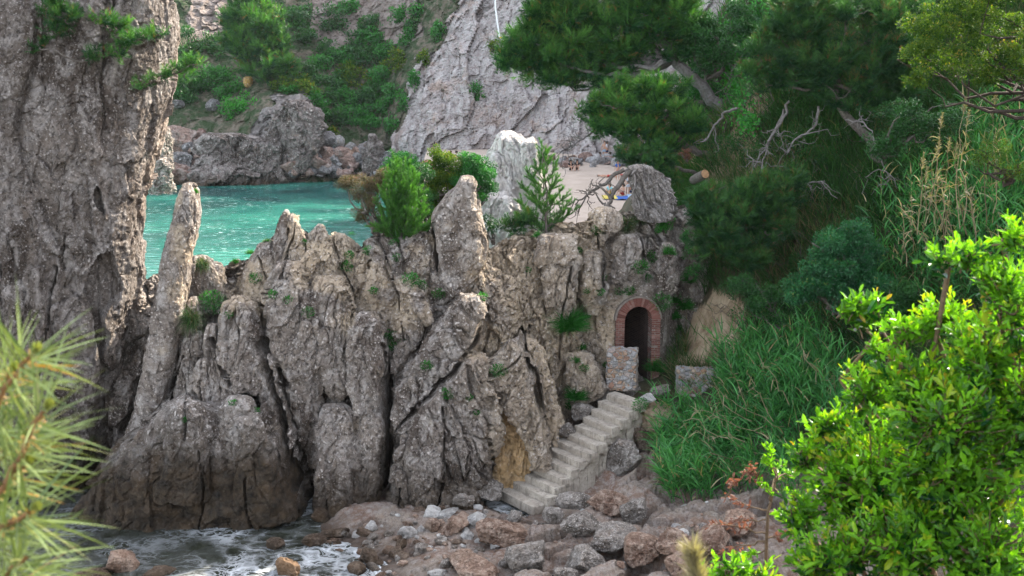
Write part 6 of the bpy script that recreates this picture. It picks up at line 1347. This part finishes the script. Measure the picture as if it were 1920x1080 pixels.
# ================================================================== people on the beach (very small in the picture)
SKIN = plain_mat('skin', (.52, .31, .22), (.44, .25, .17), 6, .6, .1); HAIR = plain_mat('dark_hair', (.05, .035, .025), (.03, .02, .015), 30, .6)
def cloth(n, c): return plain_mat(n, c, tuple(v*.75 for v in c), 9, .9, .3, .01)
CL = {'black': cloth('black_cloth', (.018, .018, .022)), 'white': cloth('white_cloth', (.72, .72, .74)), 'blue': cloth('blue_cloth', (.05, .13, .42)), 'red': cloth('red_cloth', (.50, .06, .05)), 'navy': cloth('navy_cloth', (.03, .04, .10)), 'pink': cloth('pink_cloth', (.75, .08, .25)), 'pale': cloth('pale_blue_cloth', (.36, .50, .66)), 'yellow': cloth('yellow_cloth', (.70, .55, .12)), 'cyan': cloth('turquoise_cloth', (.30, .62, .66))}
POSE = {
 'stand': dict(hip=(0, 0, .93), chest=(0, .01, 1.3), neck=(0, 0, 1.5), head=(0, -.02, 1.64), kn=[(.10, -.03, .5), (-.10, .03, .5)], an=[(.12, .03, .07), (-.12, .05, .07)], toe=[(.14, -.14, .04), (-.14, -.12, .04)], el=[(.26, .06, 1.14), (-.26, .04, 1.14)], wr=[(.28, -.06, .92), (-.29, -.04, .92)]),
 'sit': dict(hip=(0, .1, .14), chest=(0, .2, .5), neck=(0, .17, .70), head=(0, .13, .84), kn=[(.14, -.32, .46), (-.14, -.32, .46)], an=[(.13, -.52, .08), (-.13, -.52, .08)], toe=[(.15, -.70, .05), (-.15, -.70, .05)], el=[(.28, -.02, .42), (-.28, -.02, .42)], wr=[(.16, -.26, .47), (-.16, -.26, .47)]),
 'lie': dict(hip=(0, 0, .13), chest=(0, .40, .14), neck=(0, .62, .15), head=(0, .76, .17), kn=[(.10, -.42, .14), (-.12, -.40, .30)], an=[(.11, -.82, .08), (-.12, -.70, .08)], toe=[(.13, -.95, .14), (-.13, -.86, .06)], el=[(.28, .22, .10), (-.30, .25, .10)], wr=[(.30, 0, .08), (-.30, .02, .08)])}
def skin_mesh(name, verts, edges, radii, lvl=1):
    me = bpy.data.meshes.new(name); me.from_pydata([tuple(v) for v in verts], edges, []); o = bpy.data.objects.new(name, me); COL.objects.link(o)
    md = o.modifiers.new('s', 'SKIN'); md.use_smooth_shade = True
    for i, r in enumerate(radii): me.skin_vertices[0].data[i].radius = (r, r)
    me.skin_vertices[0].data[0].use_root = True; sb = o.modifiers.new('u', 'SUBSURF'); sb.levels = lvl
    dg = bpy.context.evaluated_depsgraph_get(); out = bpy.data.meshes.new_from_object(o.evaluated_get(dg)); bpy.data.objects.remove(o); out.name = name; return out
def skeleton(ps):
    q = POSE[ps]; V = [q['hip'], q['chest'], q['neck'], q['head']]; E = [(0, 1), (1, 2), (2, 3)]; Rr = [.135, .15, .062, .105]
    tp = np.array(q['head'])+nrm(np.array(q['head'])-np.array(q['neck']))*.10; V.append(tuple(tp)); E.append((3, 4)); Rr.append(.085)
    for s in (0, 1):
        sx = 1 if s == 0 else -1; hp = (q['hip'][0]+sx*.095, q['hip'][1], q['hip'][2]-.02); sh = tuple(np.array(q['chest'])*.35+np.array(q['neck'])*.65+np.array([sx*.17, 0, 0])); i = len(V)
        wr = np.array(q['wr'][s]); fd = nrm(wr-np.array(q['el'][s])); hand = wr+fd*.07
        V += [hp, q['kn'][s], q['an'][s], q['toe'][s], sh, q['el'][s], tuple(wr), tuple(hand)]; E += [(0, i), (i, i+1), (i+1, i+2), (i+2, i+3), (1, i+4), (i+4, i+5), (i+5, i+6), (i+6, i+7)]; Rr += [.09, .058, .04, .032, .06, .042, .03, .034]
        for k in range(5):
            off = np.array([(k-2)*.016 if k else -.045*sx, .01, 0]); b = hand+off*.7; tip = hand+off+fd*(.075 if k else .035)*(1-.12*abs(k-2)); j = len(V); V += [tuple(b+fd*.015), tuple(tip)]; E += [(i+7, j), (j, j+1)]; Rr += [.010, .008]
    return np.array(V), E, Rr
_skel = {k: skeleton(k) for k in POSE}; _body = {}
def person(loc, rot, ps, top, bottom, label, group=None, hair=HAIR, s=1.0):
    V, E, Rr = _skel[ps]
    if ps not in _body:
        i = 5; _body[ps] = (skin_mesh('body_'+ps, V, E, Rr), skin_mesh('shirt_'+ps, [V[0]*.75+V[1]*.25, V[1], V[1]*.3+V[2]*.7, V[9], V[9]*.35+V[10]*.65, V[27], V[27]*.35+V[28]*.65], [(0, 1), (1, 2), (1, 3), (3, 4), (1, 5), (5, 6)], [.15, .168, .085, .078, .066, .078, .066]),
                     skin_mesh('shorts_'+ps, [V[0]*.85+V[1]*.15, V[0], V[5], V[5]*.3+V[6]*.7, V[23], V[23]*.3+V[24]*.7], [(0, 1), (1, 2), (2, 3), (1, 4), (4, 5)], [.148, .15, .11, .082, .11, .082]),
                     skin_mesh('hair_'+ps, [V[3]+np.array([0, .035, .02]), V[4]+np.array([0, .03, .0]), V[3]+np.array([0, .06, -.05])], [(0, 1), (0, 2)], [.112, .09, .07]))
    b, sh, so, hr = _body[ps]
    def put(me, nm, mat, par=None):
        m = me.copy(); m.materials.clear(); m.materials.append(mat); o = bpy.data.objects.new(nm, m); COL.objects.link(o); o.parent = par; return o
    o = put(b, 'person', SKIN); o.location = [float(v) for v in loc]; o.rotation_euler = (0, 0, rot); o.scale = (s, s, s); tag(o, label, 'person', group)
    if top: put(sh, 'shirt', CL[top], o)
    if bottom: put(so, 'shorts', CL[bottom], o)
    put(hr, 'hair', hair, o); return o
def bz(px, py):
    Y = np.linspace(80, 121, 300); d = ray(px, py); t = Y/d[1]; z = CAMZ+d[2]*t; X = d[0]*t
    h = np.interp(Y, [76, 84, 90, 112, 122], [-.6, .9, 1.5, 2.5, 3.6])-np.clip((3-X)*.12, 0, 3)*np.interp(Y, [76, 100, 112, 118], [1, 1, .5, .1]); i = np.where(h > z)[0]; i = i[0] if len(i) else -1
    return np.array([X[i], Y[i], h[i]])
person(bz(1071, 320), .3, 'sit', 'black', 'black', 'person in black sitting on the sand left of the bare legged seated one')
person(bz(1082, 319), -.1, 'sit', 'black', 'black', 'bare legged person in black sitting right of the other seated one on the sand')
person(bz(1177, 366), .5, 'stand', 'white', 'white', 'person in white standing on the near sand left of the stump')
person(bz(1166, 367), -.8, 'sit', None, 'red', 'bare backed person sitting on the sand left of the person in white')
person(bz(1185, 362), .9, 'sit', None, 'navy', 'bare shouldered person sitting right of the person in white next to the stump')
person(bz(1158, 338), .2, 'stand', 'blue', 'red', 'person in blue and red standing behind the fallen branch')
person(bz(1138, 333), 1.4, 'lie', None, 'red', 'sunbather lying on the sand left of the fallen branch')
person(bz(1142, 366), -.4, 'sit', 'cyan', 'yellow', 'person in turquoise sitting low on the sand behind the thin bare branch')
BG = 'bathers gathered below the cliff at the back of the beach'
for i, (a, b, ps, tp_, bt) in enumerate([(1133, 297, 'stand', None, 'pale'), (1138, 298, 'stand', 'white', 'navy'), (1146, 303, 'sit', 'pale', 'navy'), (1124, 303, 'sit', 'white', 'black'), (1157, 288, 'stand', 'white', 'pale'), (1150, 304, 'lie', None, 'black'), (1162, 300, 'sit', 'pale', 'white'), (848, 301, 'sit', 'blue', 'navy'), (858, 301, 'sit', 'white', 'navy')]):
    if i < 7: person(bz(a, b), i*1.1, ps, tp_, bt, 'bather among the group below the cliff at the back of the beach', BG)
    else: person(bz(a, b), i*1.1, ps, tp_, bt, ['person in blue sitting on the far sand between the lentisk shrubs', 'person in white sitting on the far sand right of the one in blue'][i-7])
# pink parasol and a beach towel
q = bz(800, 318); t = empty('beach_tent', q, 'bright pink beach tent on the sand behind the bright pine bush', 'tent'); n = 16; th = np.linspace(0, 2*math.pi, n, endpoint=False)
prof_ = [(.75, .0), (.72, .35), (.60, .62), (.38, .82), (.12, .92)]; V = np.concatenate([np.stack([q[0]+r_*np.cos(th), q[1]+r_*np.sin(th), np.full(n, q[2]+h_)], 1) for r_, h_ in prof_]); mk('canopy', V, [grid_faces(5, n, True), (np.arange(n)+4*n)[None]], CL['pink'], t)
V = q+np.stack([np.linspace(-.9, -.6, 8)[:, None]+0*np.arange(2), 0*np.zeros((8, 2))-.8+.4*np.arange(2), .03+.01*np.sin(np.arange(8))[:, None]+0*np.arange(2)], -1).reshape(-1, 3); mk('groundsheet', V, grid_faces(8, 2), CL['yellow'], t)
for i, (a, b, cc, lab) in enumerate([(1143, 372, 'yellow', 'yellow beach towel on the near sand behind the thin bare branch'), (1166, 373, 'blue', 'blue beach towel under the bare backed person'), (1190, 370, 'pale', 'pale blue beach towel next to the stump'), (1176, 331, 'red', 'red towel on the sand behind the fallen branch')]):
    q = bz(a, b); xs, ys = np.meshgrid(np.linspace(-.5, .5, 12), np.linspace(-.9, .9, 16), indexing='ij'); V = np.stack([q[0]+xs.ravel()*1.2, q[1]+ys.ravel(), q[2]+.10+.03*np.sin(xs.ravel()*9+ys.ravel()*5)+.02*ys.ravel()], 1); tag(mk('beach_towel', V, grid_faces(12, 16), CL[cc]), lab, 'towel')
# ================================================================== light, air, camera
SUN_AZ, SUN_EL = math.atan2(.78, .63), R(37)
w = bpy.data.worlds.new('World'); sc.world = w; w.use_nodes = True
nt = w.node_tree; nt.nodes.clear()
sky = nt.nodes.new('ShaderNodeTexSky'); sky.sky_type = 'NISHITA'; sky.sun_disc = False; sky.sun_elevation = SUN_EL; sky.sun_rotation = SUN_AZ
sky.altitude = 50; sky.air_density = 1.0; sky.dust_density = 2.2; sky.ozone_density = .8
bg = nt.nodes.new('ShaderNodeBackground'); bg.inputs[1].default_value = .15; ow = nt.nodes.new('ShaderNodeOutputWorld')
hs = nt.nodes.new('ShaderNodeHueSaturation'); hs.inputs['Saturation'].default_value = .45      # white balance of a picture taken for the shade
nt.links.new(sky.outputs[0], hs.inputs['Color']); nt.links.new(hs.outputs[0], bg.inputs[0]); nt.links.new(bg.outputs[0], ow.inputs[0])
ld = bpy.data.lights.new('sun', 'SUN'); ld.energy = 2.5; ld.angle = R(.55); ld.color = (1, .92, .78)
lo = bpy.data.objects.new('sun', ld); COL.objects.link(lo); lo.location = (20, 20, 40)
sd = Vector((math.sin(SUN_AZ)*math.cos(SUN_EL), math.cos(SUN_AZ)*math.cos(SUN_EL), math.sin(SUN_EL)))
lo.rotation_euler = (-sd).to_track_quat('-Z', 'Y').to_euler()
hm, hnt = newmat('haze_air'); ho = hnt.nodes.new('ShaderNodeOutputMaterial'); hv = hnt.nodes.new('ShaderNodeVolumePrincipled'); hv.inputs['Color'].default_value = (.86, .90, .95, 1); hv.inputs['Density'].default_value = .00008; hnt.links.new(hv.outputs[0], ho.inputs['Volume'])
V = np.array([(x, y, z) for x in (-420, 120) for y in (-30, 520) for z in (-6, 62)], float); F = np.array([(0, 1, 3, 2), (4, 6, 7, 5), (0, 4, 5, 1), (2, 3, 7, 6), (0, 2, 6, 4), (1, 5, 7, 3)])
hz_ = mk('haze', V, F, hm, origin=(-150, 245, -6)); tag(hz_, 'thin pale sea haze over the whole cove', 'haze', kind='stuff'); 
cd = bpy.data.cameras.new('camera'); cam = bpy.data.objects.new('camera', cd); COL.objects.link(cam)
cam.location = (0, 0, CAMZ); cam.rotation_euler = (R(90)-PITCH, 0, 0); cd.sensor_width = 36; cd.lens = 40; cd.clip_end = 3000; cd.clip_start = .05
cd.dof.use_dof = True; cd.dof.focus_distance = 35; cd.dof.aperture_fstop = 5.8
sc.camera = cam
sc.view_settings.view_transform = 'Standard'; sc.view_settings.look = 'None'; sc.view_settings.exposure = 2.38; sc.view_settings.gamma = 1
sc.render.engine = 'CYCLES'
cy = sc.cycles; cy.use_denoising = True; cy.max_bounces = 6; cy.diffuse_bounces = 1; cy.glossy_bounces = 2; cy.transmission_bounces = 2; cy.transparent_max_bounces = 6; cy.caustics_reflective = False; cy.caustics_refractive = False
cy.use_adaptive_sampling = True; cy.adaptive_threshold = .015
cy.sample_clamp_indirect = 6
